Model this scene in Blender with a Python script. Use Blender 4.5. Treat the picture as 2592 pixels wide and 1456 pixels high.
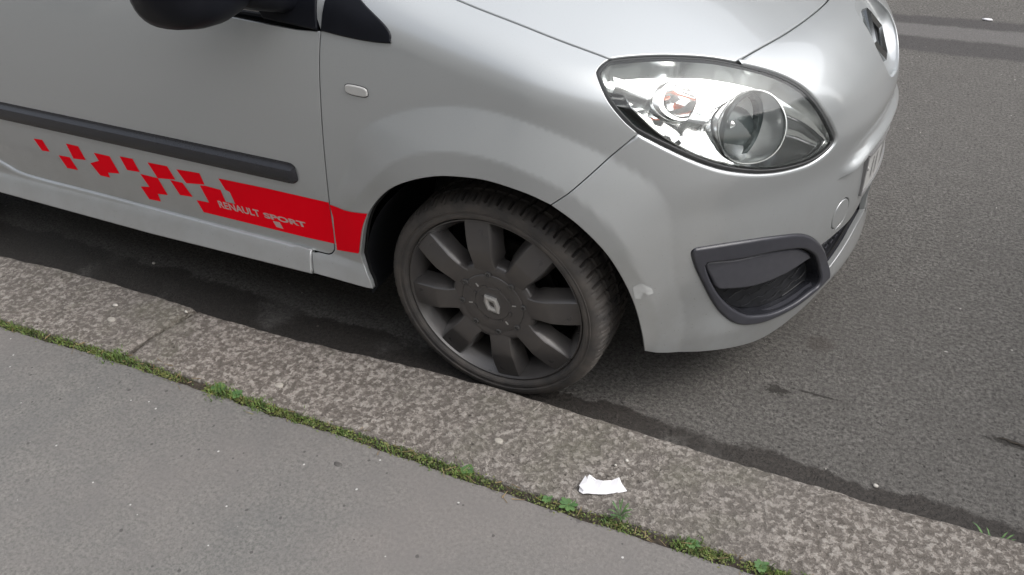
import bpy, bmesh, math, random
import numpy as np
from mathutils import Vector, Matrix
from mathutils.geometry import delaunay_2d_cdt
random.seed(7); RNG=np.random.default_rng(7)
sc=bpy.context.scene; col=sc.collection
for o in list(bpy.data.objects): bpy.data.objects.remove(o)
R=math.radians
# ------------------------------------------------------------------ camera
cd=bpy.data.cameras.new('camera'); cam=bpy.data.objects.new('camera',cd); col.objects.link(cam)
cd.sensor_fit='HORIZONTAL'; cd.sensor_width=36; cd.lens=2074.03/2592*36; cd.clip_start=.05; cd.clip_end=400
yaw,pit,rol=.487276181,-.627091725,-.0599779687
f=Vector((-math.sin(yaw)*math.cos(pit),math.cos(yaw)*math.cos(pit),math.sin(pit)))
r0=Vector((math.cos(yaw),math.sin(yaw),0)); u0=r0.cross(f)
r1=r0*math.cos(rol)+u0*math.sin(rol); u1=-r0*math.sin(rol)+u0*math.cos(rol)
M=Matrix((r1,u1,-f)).transposed().to_4x4(); M.translation=Vector((.793818258,-1.38904714,1.49343760)); cam.matrix_world=M
sc.camera=cam
# ------------------------------------------------------------------ sky, sun, exposure
wd=bpy.data.worlds.new('World'); sc.world=wd; wd.use_nodes=True; nt=wd.node_tree
bg=nt.nodes['Background']; sky=nt.nodes.new('ShaderNodeTexSky'); sky.sky_type='NISHITA'; sky.sun_disc=False
SUN_EL,SUN_ROT=R(50),R(84)
sky.sun_elevation=SUN_EL; sky.sun_rotation=SUN_ROT; sky.air_density=1.0; sky.dust_density=4.0; sky.ozone_density=1.0
hs=nt.nodes.new('ShaderNodeHueSaturation'); hs.inputs['Saturation'].default_value=.30
nt.links.new(sky.outputs[0],hs.inputs['Color']); nt.links.new(hs.outputs[0],bg.inputs['Color']); bg.inputs['Strength'].default_value=.15
sl=bpy.data.lights.new('sun','SUN'); sl.energy=.5; sl.angle=R(120); sl.color=(1,.99,.97)
so=bpy.data.objects.new('sun',sl); col.objects.link(so)
sd=Vector((math.sin(SUN_ROT)*math.cos(SUN_EL),math.cos(SUN_ROT)*math.cos(SUN_EL),math.sin(SUN_EL)))
so.rotation_euler=sd.to_track_quat('Z','Y').to_euler(); so.location=(3,-4,8)
sc.view_settings.view_transform='Standard'; sc.view_settings.look='None'; sc.view_settings.gamma=1; sc.view_settings.use_curve_mapping=False
sc.view_settings.exposure=.92
# ------------------------------------------------------------------ helpers
def link(o,parent=None):
    col.objects.link(o)
    if parent is not None: o.parent=parent
    return o
def empty(name,loc=(0,0,0)):
    o=bpy.data.objects.new(name,None); o.location=loc; o.empty_display_size=.1; return link(o)
def tag(o,label=None,cat=None,group=None,kind=None):
    if label: o['label']=label
    if cat: o['category']=cat
    if group: o['group']=group
    if kind: o['kind']=kind
    return o
def mesh_obj(name,V,Fc,m,parent=None,normals=None,smooth=True,sharp=None):
    me=bpy.data.meshes.new(name)
    me.from_pydata([tuple(map(float,v)) for v in V],[],[tuple(map(int,q)) for q in Fc]); 
    me.materials.append(m)
    if smooth: me.polygons.foreach_set('use_smooth',[True]*len(me.polygons))
    me.update()
    if normals is not None: me.normals_split_custom_set_from_vertices([tuple(n) for n in normals])
    elif sharp is not None: me.set_sharp_from_angle(angle=R(sharp))
    o=bpy.data.objects.new(name,me); return link(o,parent)
class MB:
    def __init__(s): s.V=[];s.F=[]
    def add(s,V,Fc):
        b=len(s.V); s.V+= [tuple(v) for v in V]; s.F+=[tuple(i+b for i in q) for q in Fc]
    def box(s,x0,x1,y0,y1,z0,z1):
        s.add([(x,y,z) for x in(x0,x1) for y in(y0,y1) for z in(z0,z1)],[(0,1,3,2),(4,6,7,5),(0,4,5,1),(2,3,7,6),(0,2,6,4),(1,5,7,3)])
    def loft(s,rings,closed=True,cap0=False,cap1=False):
        b=len(s.V);n=len(rings[0])
        for rg in rings: s.V+=[tuple(v) for v in rg]
        for i in range(len(rings)-1):
            for j in range(n if closed else n-1):
                k=(j+1)%n; s.F.append((b+i*n+j,b+i*n+k,b+(i+1)*n+k,b+(i+1)*n+j))
        if cap0: s.F.append(tuple(b+j for j in range(n))[::-1])
        if cap1: s.F.append(tuple(b+(len(rings)-1)*n+j for j in range(n)))
    def tube(s,pts,rad,n=8):
        pts=[Vector(p) for p in pts];rings=[]
        for i,p in enumerate(pts):
            t=(pts[min(i+1,len(pts)-1)]-pts[max(i-1,0)]).normalized()
            a=t.orthogonal().normalized() if i==0 else (a-t*a.dot(t)).normalized(); bb=t.cross(a)
            rr=rad[i] if hasattr(rad,'__len__') else rad
            rings.append([p+(a*math.cos(2*math.pi*k/n)+bb*math.sin(2*math.pi*k/n))*rr for k in range(n)])
        s.loft(rings,True,True,True)
    def build(s,name,m,parent=None,sharp=40):
        return mesh_obj(name,s.V,s.F,m,parent,None,True,sharp)
# ------------------------------------------------------------------ materials
def mat(name): 
    m=bpy.data.materials.new(name); m.use_nodes=True; return m,m.node_tree,m.node_tree.nodes['Principled BSDF']
def simple(name,c,rough=.5,metal=0,coat=0,spec=None,noise=0,nscale=40,bump=0):
    m,t,b=mat(name); b.inputs['Base Color'].default_value=(*c,1); b.inputs['Roughness'].default_value=rough; b.inputs['Metallic'].default_value=metal
    b.inputs['Coat Weight'].default_value=coat; b.inputs['Coat Roughness'].default_value=.03
    if spec is not None: b.inputs['Specular IOR Level'].default_value=spec
    if noise or bump:
        tc=t.nodes.new('ShaderNodeTexCoord'); nz=t.nodes.new('ShaderNodeTexNoise'); nz.inputs['Scale'].default_value=nscale; nz.inputs['Detail'].default_value=6
        t.links.new(tc.outputs['Object'],nz.inputs['Vector'])
        if noise:
            cr=t.nodes.new('ShaderNodeValToRGB'); e=cr.color_ramp.elements
            e[0].position=.3;e[1].position=.7
            e[0].color=(*[x*(1-noise) for x in c],1); e[1].color=(*[min(1,x*(1+noise)) for x in c],1)
            t.links.new(nz.outputs['Fac'],cr.inputs['Fac']); t.links.new(cr.outputs['Color'],b.inputs['Base Color'])
        if bump:
            bp=t.nodes.new('ShaderNodeBump'); bp.inputs['Strength'].default_value=1; bp.inputs['Distance'].default_value=bump
            t.links.new(nz.outputs['Fac'],bp.inputs['Height']); t.links.new(bp.outputs['Normal'],b.inputs['Normal'])
    return m
class G:
    """small node-graph writer"""
    def __init__(s,m): s.t=m.node_tree
    def n(s,kind,ins=None,**kw):
        nd=s.t.nodes.new(kind)
        for k,v in kw.items(): setattr(nd,k,v)
        for k,v in (ins or {}).items():
            if isinstance(v,bpy.types.NodeSocket): s.t.links.new(v,nd.inputs[k])
            else: nd.inputs[k].default_value=v
        return nd
    def math(s,op,a,b=0.,clamp=False):
        return s.n('ShaderNodeMath',{0:a,1:b},operation=op,use_clamp=clamp).outputs[0]
    def mix(s,fac,a,b,blend='MIX'):
        nd=s.n('ShaderNodeMix',data_type='RGBA',blend_type=blend,clamp_factor=True)
        for i,v in((0,fac),(6,a),(7,b)):
            if isinstance(v,bpy.types.NodeSocket): s.t.links.new(v,nd.inputs[i])
            else: nd.inputs[i].default_value=(*v,1) if isinstance(v,tuple) and len(v)==3 else v
        return nd.outputs[2]
    def ramp(s,fac,stops,interp='LINEAR'):
        nd=s.n('ShaderNodeValToRGB',{0:fac}); nd.color_ramp.interpolation=interp; e=nd.color_ramp.elements
        while len(e)<len(stops): e.new(.5)
        for q,(p,c) in zip(e,stops):
            q.position=p; q.color=(*c,1) if isinstance(c,tuple) else (c,c,c,1)
        return nd.outputs[0]
    def noise(s,vec,scale,detail=4,rough=.55,dist=0.):
        return s.n('ShaderNodeTexNoise',{'Vector':vec,'Scale':scale,'Detail':detail,'Roughness':rough,'Distortion':dist}).outputs[0]
    def vor(s,vec,scale,out='Distance',feature='F1',rnd=1.):
        return s.n('ShaderNodeTexVoronoi',{'Vector':vec,'Scale':scale,'Randomness':rnd},feature=feature).outputs[out]
m_paint,t,b=mat('silver_car_paint'); g=G(m_paint)
tc=g.n('ShaderNodeTexCoord').outputs['Object']
fl=g.noise(tc,900,2)
dirt=g.ramp(g.noise(tc,9,8,.65),[(.35,0.),(.75,1.)])
pc_=g.mix(fl,(.45,.47,.475),(.53,.552,.558)); zz=g.n('ShaderNodeSeparateXYZ',{0:tc}).outputs[2]
spk=g.math('MULTIPLY',g.math('LESS_THAN',g.vor(tc,120),.16),g.math('GREATER_THAN',g.n('ShaderNodeSeparateColor',{0:g.vor(tc,120,'Color')}).outputs[0],.86))
splash=g.n('ShaderNodeMapRange',{0:g.math('ADD',zz,g.math('MULTIPLY',dirt,-.08)),1:.60,2:.22}).outputs[0]
pc_=g.mix(g.math('MULTIPLY',g.math('MULTIPLY',splash,dirt),.30),pc_,(.30,.275,.24))
pc_=g.mix(g.math('MULTIPLY',g.math('MULTIPLY',spk,g.math('ADD',splash,.25)),.35),pc_,(.16,.145,.125))
g.t.links.new(pc_,b.inputs['Base Color'])
b.inputs['Metallic'].default_value=.52
g.t.links.new(g.math('ADD',g.math('MULTIPLY',dirt,.06),.28),b.inputs['Roughness'])
b.inputs['Coat Weight'].default_value=.8
wv=g.n('ShaderNodeBump',{'Height':g.noise(tc,4.5,2,.4),'Strength':.12,'Distance':.012}); g.t.links.new(wv.outputs[0],b.inputs['Coat Normal'])
g.t.links.new(g.math('ADD',g.math('MULTIPLY',dirt,.05),.03),b.inputs['Coat Roughness'])
m_red=simple('red_vinyl',(.97,.0,.012),.50,0,0,.06,noise=.05,nscale=6)
m_letter=simple('faded_letter_vinyl',(.60,.40,.38),.45)
m_hole=simple('shadowed_black_plastic',(.010,.010,.011),.6)
m_black=simple('black_plastic',(.018,.019,.022),.42,noise=.2,nscale=60)
m_satin=simple('satin_black_mirror_plastic',(.006,.0068,.010),.42,0,0,.20,noise=.15,nscale=30)
m_trim=simple('grey_black_trim_plastic',(.020,.021,.026),.24,0,0,.62,noise=.12,nscale=80)
m_bez=simple('dark_grey_bezel_plastic',(.046,.047,.056),.32,0,0,.6,noise=.10,nscale=50)
m_blank=simple('mid_grey_blanking_plastic',(.066,.067,.078),.36,0,0,.6,noise=.08,nscale=60)
m_rub=simple('rubber_seal',(.045,.047,.048),.45)
m_void=simple('unlit_inner_shell',(.006,.006,.006),.9)
m_chrome=simple('headlight_chrome',(.93,.94,.94),.05,.90)
m_badge=simple('badge_chrome',(.27,.28,.28),.16,1)
m_satchrome=simple('satin_chrome',(.80,.81,.80),.24,1)
m_hlbase=simple('headlight_bezel_chrome',(.93,.945,.94),.07,.93)
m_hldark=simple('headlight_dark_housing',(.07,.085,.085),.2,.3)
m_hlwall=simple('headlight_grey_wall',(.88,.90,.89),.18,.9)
m_milky=simple('frosted_reflector',(.80,.82,.81),.30,.5)
m_tunnel=simple('aluminised_plastic',(.93,.94,.94),.10,.55)
m_orange=simple('amber_bulb',(.75,.13,.02),.15,0,.5)
m_indic=simple('milky_clear_plastic',(.50,.50,.485),.15,0,.6)
m_plf=simple('plate_frame_grey',(.22,.22,.22),.4)
m_white=simple('number_plate_white',(.42,.42,.41),.45)
m_logo=simple('wheel_logo_silver',(.62,.61,.59),.34,.6)
m_screw=simple('dark_screw_metal',(.17,.17,.17),.35,.8)
m_disc=simple('brake_disc_metal',(.10,.09,.085),.4,.8,noise=.3,nscale=50)
m_paper=simple('crumpled_receipt_paper',(.80,.79,.81),.75,noise=.04,nscale=60)
m_res=simple('tape_residue',(.47,.48,.475),.7,noise=.06,nscale=80)
m_gum=simple('trodden_gum',(.36,.335,.295),.8,noise=.2,nscale=200)
m_gumd=simple('dark_gum',(.09,.085,.08),.8,noise=.2,nscale=200)
m_peb=simple('pale_pebble',(.55,.525,.48),.8,noise=.15,nscale=120)
m_soil=simple('dark_joint_soil',(.045,.036,.027),.95,noise=.5,nscale=120,bump=.004)
# rubber tyre: grey dusty brown sidewall
m_tyre,t,b=mat('dusty_tyre_rubber'); g=G(m_tyre); tc=g.n('ShaderNodeTexCoord').outputs['Object']
g.t.links.new(g.mix(g.ramp(g.noise(tc,14,8,.6),[(.35,0.),(.7,1.)]),(.052,.049,.048),(.112,.099,.087)),b.inputs['Base Color']); b.inputs['Roughness'].default_value=.72
bp=g.n('ShaderNodeBump',{'Height':g.noise(tc,300,4),'Strength':.5,'Distance':.001}); g.t.links.new(bp.outputs[0],b.inputs['Normal'])
# wheel paint: anthracite, slightly dusty
m_rim,t,b=mat('anthracite_wheel_paint'); g=G(m_rim); tc=g.n('ShaderNodeTexCoord').outputs['Object']
dn=g.ramp(g.noise(tc,11,8,.62),[(.30,0.),(.80,1.)])
g.t.links.new(g.mix(dn,(.082,.079,.080),(.126,.116,.108)),b.inputs['Base Color']); b.inputs['Metallic'].default_value=.35
g.t.links.new(g.math('ADD',g.math('MULTIPLY',dn,.18),.24),b.inputs['Roughness']); b.inputs['Coat Weight'].default_value=.35; b.inputs['Coat Roughness'].default_value=.18
# clear lens: see-through with a Fresnel reflection
m_lens=bpy.data.materials.new('clear_headlight_lens'); m_lens.use_nodes=True; g=G(m_lens); g.t.nodes.clear()
fr=g.n('ShaderNodeFresnel',{'IOR':1.5}).outputs[0]
tr=g.n('ShaderNodeBsdfTransparent',{'Color':(.98,.99,.985,1)}); gl=g.n('ShaderNodeBsdfGlossy',{'Color':(1,1,1,1),'Roughness':.03})
mx=g.n('ShaderNodeMixShader',{0:fr,1:tr.outputs[0],2:gl.outputs[0]}); g.n('ShaderNodeOutputMaterial',{0:mx.outputs[0]})
m_glass=bpy.data.materials.new('tinted_window_glass'); m_glass.use_nodes=True; g=G(m_glass); g.t.nodes.clear()
fr=g.n('ShaderNodeFresnel',{'IOR':1.5}).outputs[0]
tr=g.n('ShaderNodeBsdfTransparent',{'Color':(.30,.33,.32,1)}); gl=g.n('ShaderNodeBsdfGlossy',{'Color':(1,1,1,1),'Roughness':.01})
mx=g.n('ShaderNodeMixShader',{0:fr,1:tr.outputs[0],2:gl.outputs[0]}); g.n('ShaderNodeOutputMaterial',{0:mx.outputs[0]})
# asphalt road
def asphalt():
    m,t,b=mat('worn_asphalt'); g=G(m); P=g.n('ShaderNodeTexCoord').outputs['Object']
    sx=g.n('ShaderNodeSeparateXYZ',{0:P}); X,Y=sx.outputs[0],sx.outputs[1]
    big=g.noise(P,1.3,5,.6); mid=g.noise(P,14,6,.65); fine=g.noise(P,95,8,.78)
    base=g.mix(g.ramp(fine,[(.40,0.),(.61,1.)]),(.045,.042,.038),(.215,.204,.189))
    base=g.mix(g.math('MULTIPLY',g.ramp(mid,[(.35,0.),(.65,1.)]),.45),base,(.080,.075,.068))
    base=g.mix(g.math('MULTIPLY',g.ramp(big,[(.35,0.),(.65,1.)]),.35),base,(.113,.107,.100))
    PJ=g.n('ShaderNodeVectorMath',{0:P,1:g.n('ShaderNodeTexNoise',{'Vector':P,'Scale':60,'Detail':3}).outputs['Color'],2:(0,0,0)},operation='MULTIPLY_ADD').outputs[0]
    PJ=g.n('ShaderNodeVectorMath',{0:g.n('ShaderNodeVectorMath',{0:g.n('ShaderNodeTexNoise',{'Vector':P,'Scale':70,'Detail':4}).outputs['Color'],'Scale':.018},operation='SCALE').outputs[0],1:P},operation='ADD').outputs[0]
    ag=g.vor(PJ,170,'Color'); d1=g.vor(PJ,170)
    agv=g.n('ShaderNodeSeparateColor',{0:ag}).outputs[0]
    chip=g.math('MULTIPLY',g.math('GREATER_THAN',agv,.90),g.math('LESS_THAN',d1,.42))
    base=g.mix(g.math('MULTIPLY',chip,.30),base,(.26,.25,.23))
    pit=g.math('MULTIPLY',g.math('LESS_THAN',agv,.10),g.math('LESS_THAN',d1,.45))
    base=g.mix(g.math('MULTIPLY',pit,.55),base,(.035,.032,.030))
    ag2=g.n('ShaderNodeSeparateColor',{0:g.vor(PJ,42,'Color')}).outputs[1]; d2=g.vor(PJ,42)
    pit2=g.math('MULTIPLY',g.math('LESS_THAN',ag2,.10),g.math('LESS_THAN',d2,.15))
    base=g.mix(g.math('MULTIPLY',pit2,.8),base,(.02,.018,.016))
    pale=g.math('MULTIPLY',g.math('GREATER_THAN',ag2,.965),g.math('LESS_THAN',d2,.12))
    base=g.mix(g.math('MULTIPLY',pale,.8),base,(.5,.48,.44))
    # damp gutter: irregular wet stain beside the kerb
    wob=g.math('SUBTRACT',g.noise(P,5,5,.6),.5); wob2=g.math('SUBTRACT',g.noise(P,30,8,.75),.5)
    edge=g.math('ADD',g.math('MULTIPLY',wob,.16),g.math('MULTIPLY',wob2,.05))
    taper=g.math('MULTIPLY',g.n('ShaderNodeMapRange',{0:X,1:-1.2,2:1.25,3:.098,4:.050}).outputs[0],1.)
    dd=g.math('SUBTRACT',g.math('ADD',taper,edge),Y)
    wet=g.n('ShaderNodeMapRange',{0:dd,1:-.004,2:.007,3:0.,4:1.}).outputs[0]
    patch=g.ramp(g.noise(P,3.1,4,.6),[(.56,1.),(.64,.35)])
    wet=g.math('MULTIPLY',wet,patch)
    # two damp bands and a pale trench fill across the lane
    yy=g.math('ADD',Y,g.math('ADD',g.math('MULTIPLY',wob,.10),g.math('MULTIPLY',wob2,.05)))
    def band(a,b_,s=.02):
        return g.math('MULTIPLY',g.n('ShaderNodeMapRange',{0:yy,1:a-s,2:a+s}).outputs[0],g.n('ShaderNodeMapRange',{0:yy,1:b_+s,2:b_-s}).outputs[0])
    base=g.mix(g.math('MULTIPLY',band(3.13,3.33),.55),base,(.150,.144,.142))
    dmp=g.math('ADD',band(2.92,3.13),band(3.33,3.47),True)
    base=g.mix(g.math('MULTIPLY',dmp,.62),base,(.042,.039,.041))
    wetc=g.mix(1.,base,(.27,.24,.22),'MULTIPLY')
    base=g.mix(g.math('MULTIPLY',wet,.93),base,wetc)
    oil=g.n('ShaderNodeVectorMath',{0:P,1:(.735,.515,0)},operation='DISTANCE').outputs['Value']
    om=g.n('ShaderNodeMapRange',{0:g.math('ADD',oil,g.math('MULTIPLY',wob2,.05)),1:.045,2:.025}).outputs[0]
    base=g.mix(g.math('MULTIPLY',om,.5),base,(.06,.05,.042))
    for cx_,cy_,rx_,ry_ in ((.663,.285,.030,.016),(1.20,.313,.05,.012),(.76,.305,.06,.004)):
        mp=g.n('ShaderNodeVectorMath',{0:g.n('ShaderNodeVectorMath',{0:P,1:(cx_,cy_,0)},operation='SUBTRACT').outputs[0],1:(1/rx_,1/ry_,0)},operation='MULTIPLY').outputs[0]
        ln=g.n('ShaderNodeVectorMath',{0:mp},operation='LENGTH').outputs['Value']
        o2=g.n('ShaderNodeMapRange',{0:g.math('ADD',ln,g.math('MULTIPLY',g.math('SUBTRACT',g.noise(P,85,5,.7),.5),3.2)),1:1.1,2:.8}).outputs[0]
        base=g.mix(g.math('MULTIPLY',o2,.8),base,(.022,.019,.016))
    g.t.links.new(base,b.inputs['Base Color'])
    g.t.links.new(g.math('SUBTRACT',.88,g.math('MULTIPLY',wet,.30)),b.inputs['Roughness'])
    h=g.math('ADD',g.math('MULTIPLY',fine,.6),g.math('ADD',g.math('MULTIPLY',g.math('MINIMUM',d1,.5),-.7),g.math('MULTIPLY',g.noise(P,300,3),.25)))
    h=g.math('SUBTRACT',h,g.math('MULTIPLY',pit2,1.))
    bp=g.n('ShaderNodeBump',{'Height':h,'Strength':1.0,'Distance':.0065}); g.t.links.new(bp.outputs[0],b.inputs['Normal'])
    return m
m_road=asphalt()
def pavement_mat():
    m,t,b=mat('mastic_asphalt_pavement'); g=G(m); P=g.n('ShaderNodeTexCoord').outputs['Object']
    fine=g.noise(P,120,8,.78); mid=g.noise(P,9,7,.68); big=g.noise(P,1.4,4,.6)
    c=g.mix(g.ramp(fine,[(.38,0.),(.62,1.)]),(.105,.104,.097),(.238,.228,.214))
    c=g.mix(g.math('MULTIPLY',g.ramp(mid,[(.38,0.),(.62,1.)]),.55),c,(.138,.136,.132))
    c=g.mix(g.math('MULTIPLY',g.ramp(big,[(.38,0.),(.62,1.)]),.45),c,(.215,.194,.182))
    v=g.n('ShaderNodeSeparateColor',{0:g.vor(P,85,'Color')}); d=g.vor(P,85)
    dk=g.math('MULTIPLY',g.math('LESS_THAN',v.outputs[0],.030),g.math('LESS_THAN',d,g.math('MULTIPLY',v.outputs[1],.40)))
    c=g.mix(g.math('MULTIPLY',dk,.7),c,(.06,.056,.055))
    wt=g.math('MULTIPLY',g.math('GREATER_THAN',v.outputs[0],.965),g.math('LESS_THAN',d,g.math('MULTIPLY',v.outputs[1],.24)))
    c=g.mix(g.math('MULTIPLY',wt,.65),c,(.70,.69,.67))
    v2=g.n('ShaderNodeSeparateColor',{0:g.vor(P,16,'Color')}); d2=g.noise(P,60,3)
    d3=g.math('ADD',g.vor(P,16),g.math('MULTIPLY',g.math('SUBTRACT',d2,.5),.12))
    sp=g.math('MULTIPLY',g.math('LESS_THAN',v2.outputs[0],.12),g.math('LESS_THAN',d3,g.math('ADD',g.math('MULTIPLY',v2.outputs[1],.10),.02)))
    c=g.mix(g.math('MULTIPLY',sp,.55),c,(.085,.08,.078))
    g.t.links.new(c,b.inputs['Base Color']); b.inputs['Roughness'].default_value=.85
    h=g.math('ADD',g.math('MULTIPLY',fine,.5),g.math('MULTIPLY',g.noise(P,420,3),.5))
    bp=g.n('ShaderNodeBump',{'Height':h,'Strength':.9,'Distance':.0032}); g.t.links.new(bp.outputs[0],b.inputs['Normal'])
    return m
m_pave=pavement_mat()
def granite():
    m,t,b=mat('weathered_granite'); g=G(m); P=g.n('ShaderNodeTexCoord').outputs['Object']
    PJ=g.n('ShaderNodeVectorMath',{0:g.n('ShaderNodeVectorMath',{0:g.n('ShaderNodeTexNoise',{'Vector':P,'Scale':130,'Detail':4}).outputs['Color'],'Scale':.016},operation='SCALE').outputs[0],1:P},operation='ADD').outputs[0]
    cell=g.n('ShaderNodeSeparateColor',{0:g.n('ShaderNodeTexVoronoi',{'Vector':PJ,'Scale':120},feature='F1').outputs['Color']}).outputs[0]
    blot=g.math('ADD',g.math('MULTIPLY',g.noise(PJ,80,4,.62,.4),.90),g.math('MULTIPLY',cell,.10)); fine=g.noise(P,260,4,.7); big=g.noise(P,2.2,4,.6)
    c=g.ramp(blot,[(.37,(.110,.093,.079)),(.465,(.160,.139,.120)),(.512,(.215,.190,.166)),(.548,(.345,.310,.276)),(.66,(.49,.452,.41))])
    c=g.mix(g.math('MULTIPLY',g.ramp(fine,[(.4,0.),(.7,1.)]),.40),c,(.30,.275,.245))
    c=g.mix(g.math('MULTIPLY',g.ramp(big,[(.42,0.),(.68,1.)]),.30),c,(.185,.172,.158))
    c=g.mix(g.math('MULTIPLY',g.ramp(g.noise(P,4.6,5,.6),[(.55,0.),(.72,1.)]),.32),c,(.14,.145,.085))
    vp=g.n('ShaderNodeSeparateColor',{0:g.vor(PJ,60,'Color')}).outputs[0]; dp=g.vor(PJ,60)
    hole=g.math('MULTIPLY',g.math('LESS_THAN',vp,.10),g.math('LESS_THAN',dp,.20))
    c=g.mix(g.math('MULTIPLY',hole,.75),c,(.05,.042,.035))
    g.t.links.new(c,b.inputs['Base Color']); b.inputs['Roughness'].default_value=.82
    h=g.math('SUBTRACT',g.math('ADD',g.math('MULTIPLY',blot,1.0),g.math('MULTIPLY',fine,.45)),g.math('MULTIPLY',hole,.5))
    bp=g.n('ShaderNodeBump',{'Height':h,'Strength':1.0,'Distance':.011}); g.t.links.new(bp.outputs[0],b.inputs['Normal'])
    return m
m_kerb=granite()
def leafmat(name,c1,c2):
    m,t,b=mat(name); g=G(m); P=g.n('ShaderNodeTexCoord').outputs['Object']
    g.t.links.new(g.mix(g.ramp(g.noise(P,38,3),[(.35,0.),(.65,1.)]),c1,c2),b.inputs['Base Color']); b.inputs['Roughness'].default_value=.6
    b.inputs['Subsurface Weight'].default_value=0
    return m
m_grass=leafmat('joint_grass',(.050,.095,.018),(.155,.235,.055))
m_moss=leafmat('joint_moss',(.075,.095,.022),(.17,.185,.05))
m_weed=leafmat('weed_leaf',(.050,.120,.035),(.115,.205,.065))
m_straw=leafmat('dry_straw',(.16,.11,.05),(.28,.21,.11))
m_wall=simple('pale_limestone_wall',(.35,.335,.31),.9,noise=.15,nscale=1.5)
m_wall2=simple('grey_render_wall',(.20,.195,.185),.9,noise=.15,nscale=1.5)
m_pane=simple('dark_window_pane',(.03,.035,.04),.05,0,0)
m_frame=simple('window_frame_paint',(.55,.54,.50),.5)
# ------------------------------------------------------------------ master car body surface (metres, x forward, y away from kerb)
YC=.80
def pchip(xs,ys):
    xs=np.array(xs,float);ys=np.array(ys,float);h=np.diff(xs);d=np.diff(ys)/h
    m=np.zeros(len(xs));m[0]=d[0];m[-1]=d[-1]
    for i in range(1,len(xs)-1):
        m[i]=0 if d[i-1]*d[i]<=0 else (h[i-1]+h[i])/(h[i-1]/d[i]+h[i]/d[i-1]) if False else (d[i-1]*h[i]+d[i]*h[i-1])/(h[i-1]+h[i])
    def f(x):
        x=np.asarray(x,float);xc=np.clip(x,xs[0],xs[-1]);i=np.clip(np.searchsorted(xs,xc)-1,0,len(xs)-2)
        t=(xc-xs[i])/h[i]
        r=(2*t**3-3*t*t+1)*ys[i]+(t**3-2*t*t+t)*h[i]*m[i]+(3*t*t-2*t**3)*ys[i+1]+(t**3-t*t)*h[i]*m[i+1]
        return r+np.where(x<xs[0],(x-xs[0])*m[0],0)+np.where(x>xs[-1],(x-xs[-1])*m[-1],0)
    return f
BZ=pchip([.12,.25,.35,.45,.55,.65,.75,.85,.92,1.00,1.08],[.812,.8205,.8250,.828,.830,.8295,.826,.815,.799,.770,.725])
XN=pchip([.05,.10,.15,.20,.235,.27,.30,.34,.38,.42,.46,.52,.58,.65,.70,.75,.80,.85,.92,1.0],[.725,.740,.752,.764,.7705,.7665,.762,.763,.767,.770,.770,.767,.762,.768,.758,.741,.716,.685,.63,.56])
ZR=pchip([0,.14,.235,.29,.35,.45],[.588,.578,.568,.557,.548,.545])
HC=pchip([-1.8,-.9,-.3,-.1,.1,.25,.4,.55,.66,.75],[1.34,1.24,1.124,1.078,1.032,.991,.939,.877,.843,.815])
def smst(a,b,x):
    t=np.clip((x-a)/(b-a),0,1);return t*t*(3-2*t)
def sre(x,e): return np.where(x<-e,0.,np.where(x>e,x,(x+e)**2/(4*e)))
def flare(x,z):
    r=np.hypot(x-.013,z-.27)
    fr=smst(.70,.40,z)*smst(.05,.30,x); re=smst(.74,.58,z)*smst(0.,-.3,x)
    rr=r/(1-.125*fr-.055*re); ro=.540-.040*fr-.025*re; ri=.455-.008*fr
    d=1-(sre(rr-ri,.0035)-sre(rr-ro,.0035))/(ro-ri)
    return .039*(1-.58*smst(.62,.38,z)*smst(.05,.3,x))*(1-.62*smst(-.02,-.30,x)*smst(.72,.50,z))*np.clip(d,0,1)*smst(-.46,-.30,x)
def F(P):
    x,y,z=P[...,0],P[...,1],P[...,2]
    w=np.sqrt((y-YC)**2+1e-8)
    b=BZ(z)+flare(x,z)
    zr=ZR(w)
    rd=.020*(1-smst(.315,.37,w))*(1-smst(zr+.003,zr+.032,z))*smst(zr-.007,zr,z)*smst(.3,.4,x)
    sb=(.008*(1-smst(.318,.345,z))+.034*np.clip((.338-z)/.09,0,1.3))*smst(-.18,-.42,x)
    b=b+sb
    a=XN(z)+rd-.1
    ex=np.maximum(x-.1,0)/a
    D1=(np.sqrt(ex**2+(w/b)**2)-1)*.76
    Hh=HC(x)-.16*w*w-.25*np.maximum(w-.45,0)**2
    D2=(z-Hh)*.95
    k=.055+.040*smst(.20,.6,x)
    h=np.maximum(k-np.abs(D1-D2),0)/k
    return np.maximum(D1,D2)+h*h*k*.25
def N(P,e=1e-4):
    g=np.stack([F(P+np.eye(3)[i]*e)-F(P-np.eye(3)[i]*e) for i in range(3)],-1)
    return g/np.linalg.norm(g,axis=-1,keepdims=True)
C0=np.array([-.35,.80,.25]);U0=.83*np.pi/2
def bis(f,lo,hi,n=46):
    # F<0 at lo, >0 at hi
    for _ in range(n):
        m=(lo+hi)/2;v=f(m)<0
        lo=np.where(v,m,lo);hi=np.where(v,hi,m)
    return (lo+hi)/2
def side_dir(uv):
    u=np.abs(uv[:,0]);sg=np.where(uv[:,0]<0,-1.,1.);v=uv[:,1]/.83
    az=np.minimum(u,U0)/.83;t=np.maximum(u-U0,0)/.83
    return np.stack([np.cos(az)-t,-np.sin(az)*sg,v],-1)
def side_pt(uv):
    uv=np.asarray(uv,float).reshape(-1,2);d=side_dir(uv)
    k=bis(lambda s:F(C0+d*s[:,None]),np.full(len(d),.1),np.full(len(d),2.6))
    return C0+d*k[:,None]
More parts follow.
